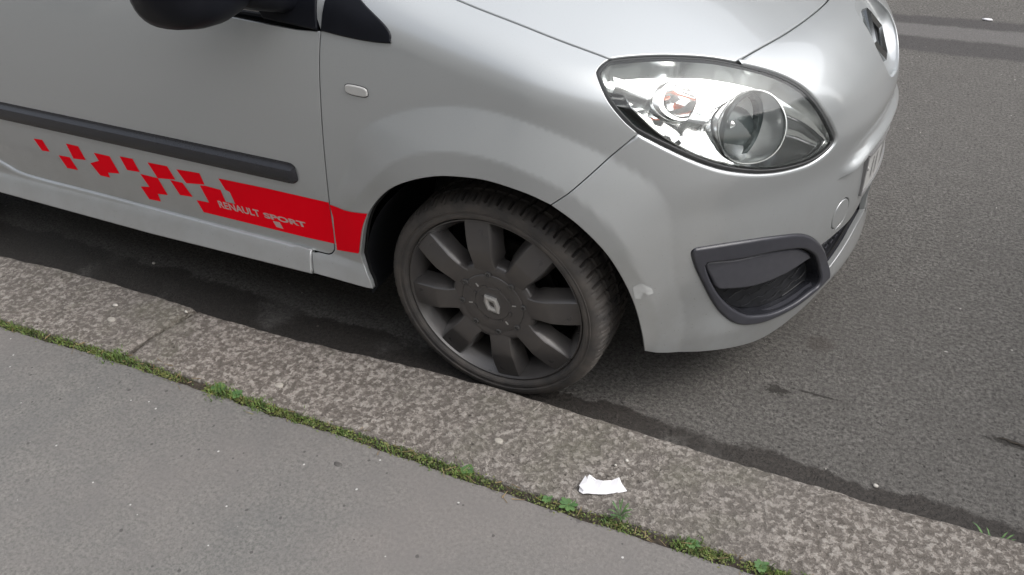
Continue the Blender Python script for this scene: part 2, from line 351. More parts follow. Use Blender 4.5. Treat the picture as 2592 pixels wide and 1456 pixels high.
def side_uv(P):
    d=np.asarray(P,float).reshape(-1,3)-C0
    h=np.hypot(d[:,0],d[:,1]);front=d[:,0]>=0
    sg=np.where(d[:,1]>0,-1.,1.)
    az=np.arctan2(np.abs(d[:,1]),d[:,0])
    ay=np.maximum(np.abs(d[:,1]),1e-9)
    u=np.where(front,az*.83,U0+.83*(-d[:,0]/ay))*sg
    v=np.where(front,d[:,2]/np.maximum(h,1e-9),d[:,2]/ay)*.83
    return np.stack([u,v],-1)
def top_pt(uv):
    uv=np.asarray(uv,float).reshape(-1,2)
    z=bis(lambda z:F(np.c_[uv,z]),np.full(len(uv),.45),np.full(len(uv),1.4))
    return np.c_[uv,z]
def top_uv(P): return np.asarray(P,float).reshape(-1,3)[:,:2]
def side_y(x,z):
    x=np.asarray(x,float);z=np.asarray(z,float)+0*x
    return bis(lambda y:F(np.stack([x,y,z],-1)),np.full(x.shape,.6),np.full(x.shape,-.3))
FE={'bezel_out':[(0.5973,0.1858),(0.5938,0.1930),(0.5849,0.1942),(0.5314,0.1891),(0.4722,0.1792),(0.4168,0.1656),(0.3786,0.1531),(0.3495,0.1380),(0.3206,0.1160),(0.2898,0.0873),(0.2618,0.0554),(0.2414,0.0189),(0.2347,-0.0063),(0.2480,-0.0106),(0.2749,-0.0149),(0.3119,-0.0191),(0.3482,-0.0223),(0.3881,-0.0218),(0.4267,-0.0185),(0.4576,-0.0114),(0.4807,-0.0028),(0.4987,0.0090),(0.5165,0.0268),(0.5349,0.0514),(0.5551,0.0867),(0.5750,0.1270),(0.5885,0.1574)],
'bezel_in':[(0.5686,0.1565),(0.5639,0.1573),(0.5073,0.1481),(0.4446,0.1395),(0.3971,0.1276),(0.3608,0.1140),(0.3283,0.0913),(0.3025,0.0668),(0.2824,0.0346),(0.2731,0.0089),(0.2782,-0.0040),(0.3005,-0.0039),(0.3530,-0.0078),(0.4056,-0.0044),(0.4464,0.0067),(0.4695,0.0162),(0.4943,0.0362),(0.5165,0.0591),(0.5411,0.0939),(0.5591,0.1294)],
'blank':[(0.5648,0.1551),(0.5071,0.1464),(0.4443,0.1378),(0.3967,0.1258),(0.3694,0.1165),(0.3401,0.0986),(0.3097,0.0726),(0.3252,0.0689),(0.3788,0.0660),(0.4277,0.0671),(0.4734,0.0730),(0.5125,0.0835),(0.5371,0.0927),(0.5545,0.1215)],
'face_low':[(0.2918,0.0906),(0.2310,0.0915),(0.1815,0.0920),(0.1446,0.1062),(0.1378,0.1207),(0.1178,0.1231),(0.0607,0.1275)],
'lip_top':[(0.2391,0.0129),(0.1596,0.0281),(0.0711,0.0361),(-0.0614,0.0162),(0.0607,0.1275)],
'tow':[(0.2434,0.1365),(0.2377,0.1556),(0.2468,0.1167),(0.2559,0.1427),(0.2286,0.1300)],
'emb':[(0.0430,0.4982),(0.0084,0.4984),(0.0737,0.4863),(0.1021,0.4309),(0.1109,0.4026),(0.0916,0.3557),(0.0576,0.3624),(0.0153,0.4069),(-0.0168,0.4327)],
'hl':[(0.7123,0.5834),(0.6784,0.5825),(0.6272,0.5751),(0.5773,0.5614),(0.5283,0.5427),(0.4815,0.5173),(0.4349,0.4874),(0.4024,0.4603),(0.3764,0.4302),(0.3578,0.3984),(0.3397,0.3619),(0.3230,0.3314),(0.3151,0.3135),(0.3191,0.3028),(0.3370,0.2931),(0.3734,0.2876),(0.4216,0.2921),(0.4661,0.3007),(0.5069,0.3131),(0.5565,0.3339),(0.6029,0.3610),(0.6469,0.3924),(0.6933,0.4286),(0.7136,0.4543),(0.7317,0.4873),(0.7406,0.5181),(0.7436,0.5506),(0.7394,0.5627),(0.7277,0.5741)],
'hl_line':[(0.6986,0.5184),(0.6970,0.4936),(0.6897,0.4691),(0.6634,0.4246),(0.6251,0.3877),(0.5801,0.3555),(0.5471,0.3398)],
'hl_turn_out':[(0.6557,0.4849),(0.6421,0.5120),(0.6164,0.5267),(0.5898,0.5201),(0.5757,0.4960),(0.5780,0.4668),(0.5965,0.4434),(0.6083,0.4315),(0.6349,0.4401),(0.6523,0.4612)],
'hl_turn_in':[(0.6379,0.4823),(0.6243,0.5051),(0.6058,0.5136),(0.5882,0.5049),(0.5783,0.4856),(0.5792,0.4671),(0.5909,0.4470),(0.6073,0.4374),(0.6247,0.4463),(0.6368,0.4628)],
'hl_main':[(0.5562,0.4089),(0.5406,0.4342),(0.5094,0.4540),(0.4717,0.4592),(0.4439,0.4466),(0.4277,0.4216),(0.4231,0.3798),(0.4379,0.3411),(0.4683,0.3242),(0.5075,0.3275),(0.5376,0.3444),(0.5546,0.3727)],
'bonnet_side':[(-0.0866,0.1057),(0.0524,0.0993),(0.1578,0.0982),(0.2521,0.1031)],
'bonnet_front':[(0.4685,0.2629),(0.4865,0.3097),(0.5122,0.3873),(0.5327,0.4560),(0.5544,0.5462),(0.5704,0.6318),(0.5797,0.7085)],
'fen_bump':[(0.6933,0.4286),(0.7392,0.3934),(0.8023,0.3441),(0.8380,0.3182)],
'gap':[(1.3281,0.6981),(1.3343,0.6271),(1.3394,0.5643),(1.3424,0.5286),(1.3477,0.4800),(1.3580,0.3932),(1.3713,0.2780),(1.3844,0.1723),(1.3905,0.1192),(1.3950,0.1040),(1.4117,0.0889),(1.4457,0.0872),(1.5365,0.0868),(1.7502,0.0881),(2.0404,0.0907),(2.2924,0.0934),(2.4955,0.0942),(2.5993,0.0990),(2.6528,0.1156),(2.6876,0.1274)],
'sill_bot':[(2.6695,0.0255),(2.0139,0.0223),(1.4756,0.0294),(1.2823,0.0313),(1.2677,0.0328)],
'fen_low':[(1.4529,0.0305),(1.4266,0.0300),(1.3954,0.0298),(1.3626,0.0315),(1.3310,0.0325),(1.3047,0.0323),(1.2823,0.0313),(1.2677,0.0328),(1.2731,0.0535),(1.2851,0.0759),(1.2974,0.0939)],
'split':[(1.4641,0.0838),(1.4529,0.0305)],
'decal_big':[(1.7320,0.2499),(1.4908,0.2529),(1.3777,0.2500),(1.3975,0.1198),(1.4776,0.1244),(1.8289,0.1277),(1.8431,0.1616),(1.7986,0.1685),(1.8128,0.2156),(1.7920,0.2197),(1.7424,0.2156),(1.7364,0.1815),(1.6993,0.1878),(1.7098,0.2175),(1.7270,0.2210)],
'decal_fen':[(1.3739,0.2464),(1.3290,0.2421),(1.2544,0.2475),(1.2827,0.1783),(1.3017,0.1158),(1.3823,0.1095),(1.3930,0.1176)],
'ck3':[(2.2010,0.2424),(2.1377,0.2425),(2.1258,0.1897),(2.1755,0.1833),(2.1749,0.1668),(2.2159,0.1665),(2.2371,0.2026),(2.1941,0.2178)],
'ck6':[(2.0366,0.2057),(1.9695,0.2050),(1.9549,0.1542),(1.9950,0.1499),(1.9949,0.1248),(2.0408,0.1228),(2.0563,0.1615),(2.0194,0.1674)],
'ck9':[(1.5804,0.1533),(1.5573,0.1538),(1.5503,0.1348),(1.5731,0.1358)],
'ind':[(1.2696,0.5653),(1.2608,0.5825),(1.2381,0.5837),(1.2117,0.5796),(1.2024,0.5630),(1.2064,0.5468),(1.2203,0.5426),(1.2470,0.5454),(1.2693,0.5491)],
'base':[(1.4931,0.7125),(1.3281,0.6981),(1.1540,0.6754),(1.1415,0.6864),(1.1441,0.7061),(1.1645,0.7338),(1.2072,0.7771),(1.2255,0.7974)],
'arch':[(1.2997,0.1175),(1.2702,0.2033),(1.2368,0.2653),(1.1768,0.3235),(1.1147,0.3555),(1.0506,0.3719),(0.9938,0.3729),(0.9423,0.3655),(0.8808,0.3426),(0.8380,0.3182),(0.7961,0.2778),(0.7522,0.2207),(0.7194,0.1594),(0.6947,0.0963),(0.6786,0.0325),(0.6705,-0.0157)],
'bump_bot':[(0.6705,-0.0157),(0.6151,-0.0349),(0.5321,-0.0549),(0.4373,-0.0766),(0.3443,-0.0940)],
'residue':[(0.7000,0.1382),(0.6868,0.1455),(0.6659,0.1299),(0.6624,0.1188),(0.6724,0.1160),(0.6811,0.1243),(0.6840,0.1104),(0.6941,0.1106)],
'foot':[(1.3351,0.6983),(1.4077,0.7053),(1.4909,0.7122),(1.5071,0.7325),(1.5148,0.7592),(1.3441,0.7784)]}
XZ={'decal_big':[(-0.7779,0.4997),(-0.5369,0.5027),(-0.4239,0.4998),(-0.4432,0.3692),(-0.5230,0.3738),(-0.8725,0.3771),(-0.8873,0.4110),(-0.8431,0.4179),(-0.8580,0.4652),(-0.8374,0.4693),(-0.7878,0.4652),(-0.7813,0.4309),(-0.7445,0.4373),(-0.7553,0.4671),(-0.7725,0.4706)],
'decal_fen':[(-0.4201,0.4962),(-0.3754,0.4934),(-0.2997,0.5022),(-0.3286,0.4307),(-0.3479,0.3668),(-0.4282,0.3590),(-0.4388,0.3670)],
'ck0':[(-1.4980,0.4942),(-1.4598,0.4966),(-1.4485,0.4598),(-1.4834,0.4571)],
'ck1':[(-1.3554,0.5025),(-1.3046,0.5024),(-1.2962,0.4594),(-1.3499,0.4546)],
'ck2':[(-1.4140,0.4542),(-1.3654,0.4559),(-1.3517,0.4161),(-1.3986,0.4140)],
'ck3':[(-1.2463,0.4921),(-1.1831,0.4923),(-1.1698,0.4392),(-1.2192,0.4327),(-1.2181,0.4163),(-1.2590,0.4160),(-1.2811,0.4522),(-1.2387,0.4674)],
'ck4':[(-1.1401,0.5000),(-1.0893,0.5010),(-1.0801,0.4613),(-1.1305,0.4580)],
'ck5':[(-1.0331,0.5004),(-0.9594,0.5022),(-0.9449,0.4633),(-1.0143,0.4545)],
'ck6':[(-1.0812,0.4552),(-1.0143,0.4545),(-0.9986,0.4036),(-1.0385,0.3993),(-1.0377,0.3742),(-1.0833,0.3722),(-1.0998,0.4109),(-1.0631,0.4168)],
'ck7':[(-0.9669,0.4580),(-0.9217,0.4583),(-0.8996,0.4182),(-0.9482,0.4140)],
'ck8':[(-0.9273,0.4989),(-0.8434,0.5032),(-0.8374,0.4693),(-0.9069,0.4602)],
'ck9':[(-0.6256,0.4027),(-0.6025,0.4032),(-0.5954,0.3842),(-0.6181,0.3852)],
'txt1':[(-0.8114,0.4076),(-0.6701,0.4086),(-0.8047,0.4260),(-0.6559,0.4293)],
'txt2':[(-0.6472,0.4074),(-0.5128,0.4118),(-0.6425,0.4228),(-0.5063,0.4273)],
'ind':[(-0.3162,0.8095),(-0.3076,0.8254),(-0.2851,0.8275),(-0.2588,0.8253),(-0.2492,0.8108),(-0.2531,0.7955),(-0.2670,0.7906),(-0.2936,0.7918),(-0.3159,0.7945)],
'arch':[(-0.3459,0.3686),(-0.3159,0.4566),(-0.2817,0.5211),(-0.2180,0.5878),(-0.1495,0.6303),(-0.0767,0.6576),(-0.0098,0.6689),(0.0539,0.6716),(0.1346,0.6600),(0.1910,0.6397),(0.2445,0.5965),(0.2953,0.5282),(0.3281,0.4512),(0.3527,0.3717),(0.3689,0.2911),(0.3774,0.2301)]}
def cat(P,closed=False,n=6):
    """Catmull-Rom through traced points"""
    P=np.array(P,float);m=len(P)
    if m<3: return np.array([P[0]+(P[-1]-P[0])*k/n for k in range(n+1)]) if m==2 else P
    idx=(lambda i:P[i%m]) if closed else (lambda i:P[i] if 0<=i<m else (2*P[0]-P[1] if i<0 else 2*P[-1]-P[-2]))
    out=[]
    for i in range(m if closed else m-1):
        p0,p1,p2,p3=idx(i-1),idx(i),idx(i+1),idx(i+2)
        for k in range(n):
            s=k/n; out.append(.5*((2*p1)+(-p0+p2)*s+(2*p0-5*p1+4*p2-p3)*s*s+(-p0+3*p1-3*p2+p3)*s**3))
    if not closed: out.append(P[-1])
    return np.array(out)
def resample(P,step,closed=True):
    P=np.array(P,float); out=[]
    m=len(P)
    for i in range(m if closed else m-1):
        a=P[i];b_=P[(i+1)%m];L=np.linalg.norm(b_-a)
        if L<1e-6: continue
        k=max(1,int(round(L/step)))
        for j in range(k): out.append(a+(b_-a)*j/k)
    if not closed: out.append(P[-1])
    # drop near duplicates
    res=[out[0]]
    for q in out[1:]:
        if np.linalg.norm(q-res[-1])>step*.25: res.append(q)
    if closed and np.linalg.norm(res[0]-res[-1])<step*.25: res.pop()
    return np.array(res)
def inside(P,poly):
    x,y=P[:,0],P[:,1];c=np.zeros(len(P),bool);n=len(poly);j=n-1
    for i in range(n):
        xi,yi=poly[i];xj,yj=poly[j]
        if yi!=yj:
            c^=((yi>y)!=(yj>y))&(x<(xj-xi)*(y-yi)/(yj-yi)+xi)
        j=i
    return c
def area(P): return .5*np.sum(P[:,0]*np.roll(P[:,1],-1)-np.roll(P[:,0],-1)*P[:,1])
def nrm2(P):
    """outward 2D normals of a CCW polygon"""
    t=np.roll(P,-1,0)-np.roll(P,1,0); t/=np.maximum(np.linalg.norm(t,axis=1,keepdims=True),1e-9)
    return np.c_[t[:,1],-t[:,0]]
def offs(P,d):
    P=np.array(P,float)
    if area(P)<0: P=P[::-1]
    return P+nrm2(P)*d
def fill(loops,step,extra=None):
    """triangulate outer loop minus holes, returns verts2d, faces, and index ranges of the loops"""
    verts=[];edges=[];rng=[]
    for L in loops:
        b0=len(verts); n=len(L); verts+=[tuple(v) for v in L]; edges+=[(b0+i,b0+(i+1)%n) for i in range(n)]; rng.append((b0,b0+n))
    out=loops[0]; lo=out.min(0);hi=out.max(0)
    gx=np.arange(lo[0],hi[0],step);gy=np.arange(lo[1],hi[1],step*.866)
    G_=[]
    for i,yv in enumerate(gy): G_.append(np.c_[gx+(step*.5 if i%2 else 0),np.full(len(gx),yv)])
    Gp=np.concatenate(G_) if G_ else np.zeros((0,2))
    if extra is not None: Gp=np.concatenate([Gp,extra])
    k=inside(Gp,out)
    for h in loops[1:]: k&=~inside(Gp,h)
    Gp=Gp[k]
    B=np.concatenate(loops)
    if len(Gp):
        dm=np.full(len(Gp),9.)
        for i in range(0,len(B),64): dm=np.minimum(dm,np.sqrt(((Gp[:,None]-B[None,i:i+64])**2).sum(2)).min(1))
        Gp=Gp[dm>step*.45]
    allv=verts+[tuple(v) for v in Gp]
    r=delaunay_2d_cdt([Vector(v) for v in allv],edges,[],0,1e-6)
    V=np.array([tuple(v) for v in r[0]]); Fc=r[2]; orig=r[3]
    T=[]
    for q in Fc: 
        for i in range(1,len(q)-1): T.append((q[0],q[i],q[i+1]))
    T=np.array(T); c=V[T].mean(1)
    k=inside(c,out)
    for h in loops[1:]: k&=~inside(c,h)
    T=T[k]
    remap=np.full(len(allv),-1)
    for i,o in enumerate(orig):
        for j in o: remap[j]=i
    return V,T,[remap[a:b_] for a,b_ in rng]
class Chart: pass
SIDE=Chart(); SIDE.pt=side_pt; SIDE.uv=side_uv; SIDE.hand=None
TOP=Chart(); TOP.pt=top_pt; TOP.uv=top_uv
def panel(name,ch,loops,m,parent,step=.012,off=0.,roll=.003,wall=.012,gap=.0010,side=1,center=False,label=None,bend=.010,extra=None,border=None):
    """sheet-metal panel: trimmed piece of the master surface with rolled edges. side=-1 mirrors it, center=True adds its mirror image"""
    border=border or step*.8
    LL=[]
    for i,L in enumerate(loops):
        L=resample(L,border)
        if area(L)<0: L=L[::-1]
        n=nrm2(L); p0=ch.pt(L); q0=ch.pt(L+n*1e-3)
        k=1e-3/np.maximum(np.linalg.norm(q0-p0,axis=1),2e-4)      # chart units per metre across the edge
        rr=np.array([roll(x) for x in p0]) if callable(roll) else np.full(len(p0),roll)
        keep=np.where(np.abs(p0[:,1]-YC)<.003,0.,1.) if center else 1.
        d_=((gap+rr)*np.minimum(k,2.)*keep)[:,None]
        L=L-n*d_ if i==0 else L+n*d_
        LL.append(L)
    V2,T,ids=fill(LL,step,extra)
    P=ch.pt(V2); Nn=N(P); P=P+Nn*(off(P) if callable(off) else off)[:,None] if callable(off) else P+Nn*off
    a,b_,c=P[T[0,0]],P[T[0,1]],P[T[0,2]]
    fl=0
    for q in T[:50]: fl+=np.dot(np.cross(P[q[1]]-P[q[0]],P[q[2]]-P[q[0]]),Nn[q[0]])
    if fl<0: T=T[:,[0,2,1]]
    V=[P];NN=[Nn];FF=[tuple(q) for q in T]; nv=len(P)
    for li,id_ in enumerate(ids):
        uv=V2[id_]; n2=nrm2(uv)*(1 if li==0 else -1)
        p=P[id_];nn=Nn[id_]
        q=ch.pt(uv+n2*1e-3); cn=q-ch.pt(uv); cn-=nn*(cn*nn).sum(1,keepdims=True); 
        tg=np.roll(p,-1,0)-np.roll(p,1,0); tg/=np.maximum(np.linalg.norm(tg,axis=1,keepdims=True),1e-9)
        cn-=tg*(cn*tg).sum(1,keepdims=True); cn/=np.maximum(np.linalg.norm(cn,axis=1,keepdims=True),1e-9)
        rr=np.array([roll(x) for x in p]) if callable(roll) else np.full(len(p),roll)
        if center: rr=np.where(np.abs(p[:,1]-YC)<.003,0.,rr)
        rr=rr[:,None]; n=len(p); prev=id_
        rows=[]
        for ang in (25,50,72,90):
            s_,c_=math.sin(R(ang)),math.cos(R(ang))
            rows.append((p+cn*rr*s_-nn*rr*(1-c_), nn*c_+cn*s_))
        rows.append((p+cn*rr-nn*(rr+wall),cn.copy()))
        if bend: rows.append((p-cn*bend-nn*(rr+wall+.002),-nn))
        for pos,nor in rows:
            V.append(pos);NN.append(nor); cur=np.arange(nv,nv+n);nv+=n
            for k in range(n):
                k2=(k+1)%n
                FF.append((prev[k2],prev[k],cur[k],cur[k2]) if (li==0)!=(fl<0) else (prev[k],prev[k2],cur[k2],cur[k]))
            prev=cur
    V=np.concatenate(V);NN=np.concatenate(NN)
    if side<0 or center:
        Vm=V*np.array([1,-1,1])+np.array([0,2*YC,0]);Nm=NN*np.array([1,-1,1]);Fm=[tuple(q[::-1]) for q in FF]
        if side<0: V,NN,FF=Vm,Nm,Fm
        else:
            FF=FF+[tuple(i+len(V) for i in q) for q in Fm]; V=np.concatenate([V,Vm]);NN=np.concatenate([NN,Nm])
    NN/=np.maximum(np.linalg.norm(NN,axis=1,keepdims=True),1e-9)
    o=mesh_obj(name,V,FF,m,parent,NN)
    if label: o['label']=label
    return o
def sheet(name,ch,loops,m,parent,step=.02,off=0.,side=1,border=None):
    LL=[]
    for L in loops:
        L=resample(L,border or step)
        if area(L)<0: L=L[::-1]
        LL.append(L)
    V2,T,ids=fill(LL,step); P=ch.pt(V2);Nn=N(P);P=P+Nn*(off(V2)[:,None] if callable(off) else off)
    fl=sum(np.dot(np.cross(P[q[1]]-P[q[0]],P[q[2]]-P[q[0]]),Nn[q[0]]) for q in T[:50])
    if fl<0: T=T[:,[0,2,1]]
    if side<0: P=P*np.array([1,-1,1])+np.array([0,2*YC,0]);Nn=Nn*np.array([1,-1,1]);T=T[:,[0,2,1]]
    return mesh_obj(name,P,[tuple(q) for q in T],m,parent,None if callable(off) else Nn)
# ================================================================== SETTING
def grid(xs,ys,fz): 
    V=[(x,y,fz(x,y)) for x in xs for y in ys]; n=len(ys)
    return V,[(i*n+j,(i+1)*n+j,(i+1)*n+j+1,i*n+j+1) for i in range(len(xs)-1) for j in range(n-1)]
V,Fc=grid(np.linspace(-60,60,25),np.r_[-.35,-.2,.2,.6,1.5,3,5,9,17.2],lambda x,y:0.)
tag(mesh_obj('road',V,Fc,m_road),kind='structure')
KO=pchip([-6,-1.735,-1.395,-.918,-.877,-.614,-.251,.087,.396,.669,.913,1.197,6],[-.20,-.152,-.129,-.124,-.131,-.126,-.098,-.081,-.085,-.088,-.085,-.076,.02])
KI=pchip([-6,-1.416,-1.177,-.937,-.68,-.309,-.088,.219,.486,.724,.805,6],[-.50,-.389,-.378,-.365,-.362,-.354,-.349,-.350,-.342,-.332,-.329,-.20])
from mathutils import noise as mnoise
def nz(x,y,z=0,s=1.): return mnoise.noise(Vector((x*s,y*s,z*s)))
kerb=tag(empty('kerb',(0,0,0)),kind='structure')
JX=[(-.907,-.129),(-.924,-.2),(-.937,-.262),(-.945,-.365)]
def jx(y): return float(np.interp(-y,[-q[1] for q in JX],[q[0] for q in JX]))
def kerb_stone(xa,xb,ja,jb,seed):
    """top and faces of one granite kerb stone; ja/jb: joint offset functions of t across the stone"""
    nx=int((xb-xa)/.011); ts=[-.24,-.1,-.03,0.,.015,.035,.06]+list(np.linspace(.1,.94,26))+[.97,.985,1.0,1.0,1.0]
    V=[];n=len(ts)
    for i in range(nx+1):
        s=i/nx
        for k,t_ in enumerate(ts):
            tt=min(max(t_,0),1)
            x0=ja(tt) if ja else xa; x1=jb(tt) if jb else xb
            x=x0+(x1-x0)*s; ed=min((x-x0),(x1-x))
            yo=float(KO(x))+.004*nz(x,0,seed,14)+.003*nz(x,3,seed,45); yi=float(KI(x))+.003*nz(x,7,seed,25)
            y=yo+(yi-yo)*tt
            rnd=lambda d,r_: r_-math.sqrt(max(r_*r_-(r_-min(max(d,0),r_))**2,0))
            chip=.012+.008*nz(x,1,seed,9)
            z=.100+.0022*nz(x,y,seed,9)+.0020*nz(x,y,seed+5,38)+.0009*nz(x,y,seed+9,110)-rnd(abs(y-yo),chip)-rnd(abs(y-yi),.006)-rnd(ed,.008)
            if t_<0: z=.088+t_*.6+.003*nz(x,t_*3,seed,20); y=yo+.002
            if k>=n-2: z-=.05*(k-n+3)
            V.append((x,y,z))
    Fc=[(i*n+j,i*n+j+1,(i+1)*n+j+1,(i+1)*n+j) for i in range(nx) for j in range(n-1)]
    # end faces
    for i in (0,nx):
        b0=len(V); 
        for k in range(n): v=V[i*n+k]; V.append((v[0],v[1],-.05))
        for k in range(n-1):
            q=(i*n+k,b0+k,b0+k+1,i*n+k+1); Fc.append(q if i==0 else q[::-1])
    Fc=[q[::-1] for q in Fc]
    return mesh_obj('kerb_stone',V,Fc,m_kerb,kerb,None,True,50)
jl=lambda t_: jx(-.127-t_*.238)-.0075+.003*nz(t_*3,1,2,2)
jr=lambda t_: jx(-.127-t_*.238)+.0075+.003*nz(t_*3,5,2,2)
kerb_stone(-2.35,-.9,None,jl,3.)
kerb_stone(-.9,1.75,jr,None,8.)
kerb_stone(-4.2,-2.36,None,None,21.)
mb=MB(); mb.add([(jx(-y_)-.02 if False else jx(y_)+d_,y_,.080) for y_ in (-.14,-.2,-.26,-.36) for d_ in (-.02,.02)],[(2*i,2*i+1,2*i+3,2*i+2) for i in range(3)]); mb.build('joint_filling',m_soil,kerb,None)
kerb_stone(1.76,3.6,None,None,33.)
mb=MB(); mb.box(-60,-4.21,-.62,-.2,-.2,.098); mb.box(3.61,60,-.36,-.05,-.2,.098); tag(mb.build('far_kerb',m_kerb),kind='structure')
# pavement sheet with a ragged edge beside the kerb
xs=np.r_[-60,-20,-8,-5,np.arange(-4,3.4,.02),5,8,20,60]
ys_off=[.0,.004,.012,.04,.1,.25,.5,1.,1.6,2.4,3.2]
V=[]
for x in xs:
    e=float(KI(np.clip(x,-6,6)))-.022+.006*nz(x,0,4,6)+.006*nz(x,2,4,22)+.003*nz(x,2,9,70)
    V.append((x,e+.001,.06)); 
    for k,d in enumerate(ys_off):
        z=.099-(.006 if k==0 else .0015 if k==1 else 0)+(.0015*nz(x,e-d,1,3) if k>2 else 0)
        V.append((x,e-d if k<10 else -7.42,z))
n=len(ys_off)+1
tag(mesh_obj('pavement',V,[(i*n+j+1,(i+1)*n+j+1,(i+1)*n+j,i*n+j)[::-1] for i in range(len(xs)-1) for j in range(n-1)],m_pave,None,None,True,60),kind='structure')
# soil in the joint
V=[];xs=np.arange(-4,3.6,.02)
for x in xs:
    y=float(KI(x))
    for k,d in enumerate((.012,0.,-.010,-.02,-.034)): V.append((x,y+d,.088+(0,.004,.006,.004,0)[k]+.004*nz(x,d,3,30)))
tag(mesh_obj('joint_soil',V,[(i*5+j,i*5+j+1,(i+1)*5+j+1,(i+1)*5+j)[::-1] for i in range(len(xs)-1) for j in range(4)],m_soil),kind='structure')
# grass and moss in the joint
DEN=pchip([-3.5,-1.42,-1.25,-1.05,-.95,-.9,-.8,-.74,-.69,-.66,-.62,-.5,-.38,-.25,-.1,.02,.1,.16,.24,.32,.40,.46,.50,.55,.60,.66,.70,.74,.82,.9,2.5],
          [.7,.75,.7,.8,1.3,.8,.7,.5,.08,.05,1.4,1.15,.85,.7,.6,.8,1.1,.35,.22,.45,.25,.95,.45,.15,1.15,.9,.25,.7,.95,.7,.6])
gm=MB(); ms=MB(); st=MB()
for i in range(17000):
    x=random.uniform(-1.75,1.35); d=float(DEN(x))*(.72+.75*nz(x,0,11,16))
    if random.random()>d/1.3: continue
    wd_=.0118*min(1.6,.55+d*.5)
    y=float(KI(x))-.011+random.gauss(0,wd_); 
    if y>float(KI(x))+.014+.012*d: continue
    L=random.uniform(.003,.0088)*(.6+.6*d); 
    if random.random()<.04: L*=2.0
    a=random.uniform(0,6.283); ln=random.uniform(.2,1.0)*L; w=random.uniform(.0007,.0016)
    z0=.094+random.uniform(-.003,.003+.003*d); tx,ty=math.cos(a)*ln,math.sin(a)*ln
    px,py=-math.sin(a)*w,math.cos(a)*w
    gm.add([(x-px,y-py,z0),(x+px,y+py,z0),(x+tx*.5+px*.8,y+ty*.5+py*.8,z0+L*.75),(x+tx*.5-px*.8,y+ty*.5-py*.8,z0+L*.75),(x+tx,y+ty,z0+L)],[(0,1,2,3),(3,2,4)])
for i in range(9000):
    x=random.uniform(-1.75,1.35); d=float(DEN(x))*(.8+.8*nz(x,5,1,11))
    if random.random()>d: continue
    y=float(KI(x))-.011+random.gauss(0,.010); s_=random.uniform(.0015,.0038); z0=.096+random.uniform(0,.004)
    a=random.uniform(0,6.28); tl=random.uniform(-.5,.5)*s_
    ms.add([(x+math.cos(a+k*1.5708)*s_*(1 if k%2 else .6),y+math.sin(a+k*1.5708)*s_*(1 if k%2 else .6),z0+(tl if k<2 else -tl)) for k in range(4)],[(0,1,2,3)])
for i in range(170):
    x=random.uniform(-1.6,1.2); y=float(KI(x))-.01+random.gauss(0,.012); a=random.gauss(0,.9); L=random.uniform(.01,.03); w=.0006
    z0=.099+random.uniform(0,.004); c_,s_=math.cos(a),math.sin(a)
    st.add([(x-s_*w,y+c_*w,z0),(x+s_*w,y-c_*w,z0),(x+c_*L+s_*w,y+s_*L-c_*w,z0+random.uniform(-.002,.006)),(x+c_*L-s_*w,y+s_*L+c_*w,z0+.002)],[(0,1,2,3)])
tag(gm.build('joint_grass',m_grass,None,None),'low green grass growing along the joint between granite kerb and pavement','grass',kind='stuff')
tag(ms.build('joint_moss',m_moss,None,None),'olive moss filling the joint between granite kerb and pavement','moss',kind='stuff')
tag(st.build('dry_grass_litter',m_straw,None,None),'brown dry grass stalks lying in the mossy kerb joint','litter',kind='stuff')
def weed(x,y,z,n,L,w,label,up=.35,cat_='weed'):
    m_=MB()
    for k in range(n):
        a=k*2.4+random.uniform(-.3,.3); l=L*random.uniform(.65,1.1); e=up*random.uniform(.5,1.5)
        c_,s_=math.cos(a),math.sin(a); pts=[]
        prof=[(0,.12),(.3,.35),(.6,.95),(.82,.9),(1.,.15)]
        for t_,ww in prof:
            r_=l*t_; zz=l*e*(t_-.55*t_*t_)+.002
            pts.append((c_*r_-s_*w*ww,s_*r_+c_*w*ww,zz)); pts.append((c_*r_,s_*r_,zz-.12*w)); pts.append((c_*r_+s_*w*ww,s_*r_-c_*w*ww,zz))
        m_.add(pts,[(i*3+j,i*3+j+1,i*3+j+4,i*3+j+3) for i in range(4) for j in range(2)])
    o=m_.build('weed_plant',m_weed,None,None); o.location=(x,y,z); return tag(o,label,cat_,'weeds rooted in the kerb joint')
weed(.345,-.349,.097,15,.021,.005,'leafy rosette weed in the kerb joint just below the white paper scrap')
weed(.298,-.350,.097,8,.013,.004,'small flat-leaved weed left of the leafy rosette in the joint')
weed(.455,-.333,.097,30,.026,.0014,'spiky upright grass tuft in the joint right of the paper scrap',1.6)
weed(.610,-.338,.097,20,.016,.0036,'bushy round-leaved weed in the kerb joint near the bottom edge')
weed(.104,-.348,.097,16,.016,.0038,'bright green weed cluster in the joint below the wheel')
weed(.745,-.335,.097,18,.016,.0038,'clover-like weed clump in the kerb joint at the lowest visible end')
weed(-.61,-.365,.097,22,.020,.0045,'thick leafy weed starting the dense green stretch left of the bare soil gap')
weed(-.55,-.362,.097,16,.017,.005,'pale flat-leaved weed inside the dense green stretch of the joint')
weed(1.16,-.055,.004,26,.05,.0017,'grass tuft in the gutter against the road side of the kerb',1.7)
# cracks in the road
def crack(pts,w):
    pts=resample(np.array(pts),.012,False); V=[]
    for i,p in enumerate(pts):
        k=w*(.5+.9*abs(nz(i*.37,2,3,1)))*min(1,i/3+.2,(len(pts)-1-i)/3+.2); j=.006*nz(i*.5,7,1,1)
        V+= [(p[0],p[1]+j-k,.003),(p[0],p[1]+j+k,.003)]
    return mesh_obj('road_crack',V,[(2*i,2*i+2,2*i+3,2*i+1) for i in range(len(pts)-1)],m_soil,bpy.data.objects['road'])
crack([(1.165,.313),(1.19,.320),(1.23,.311),(1.30,.295)],.003)
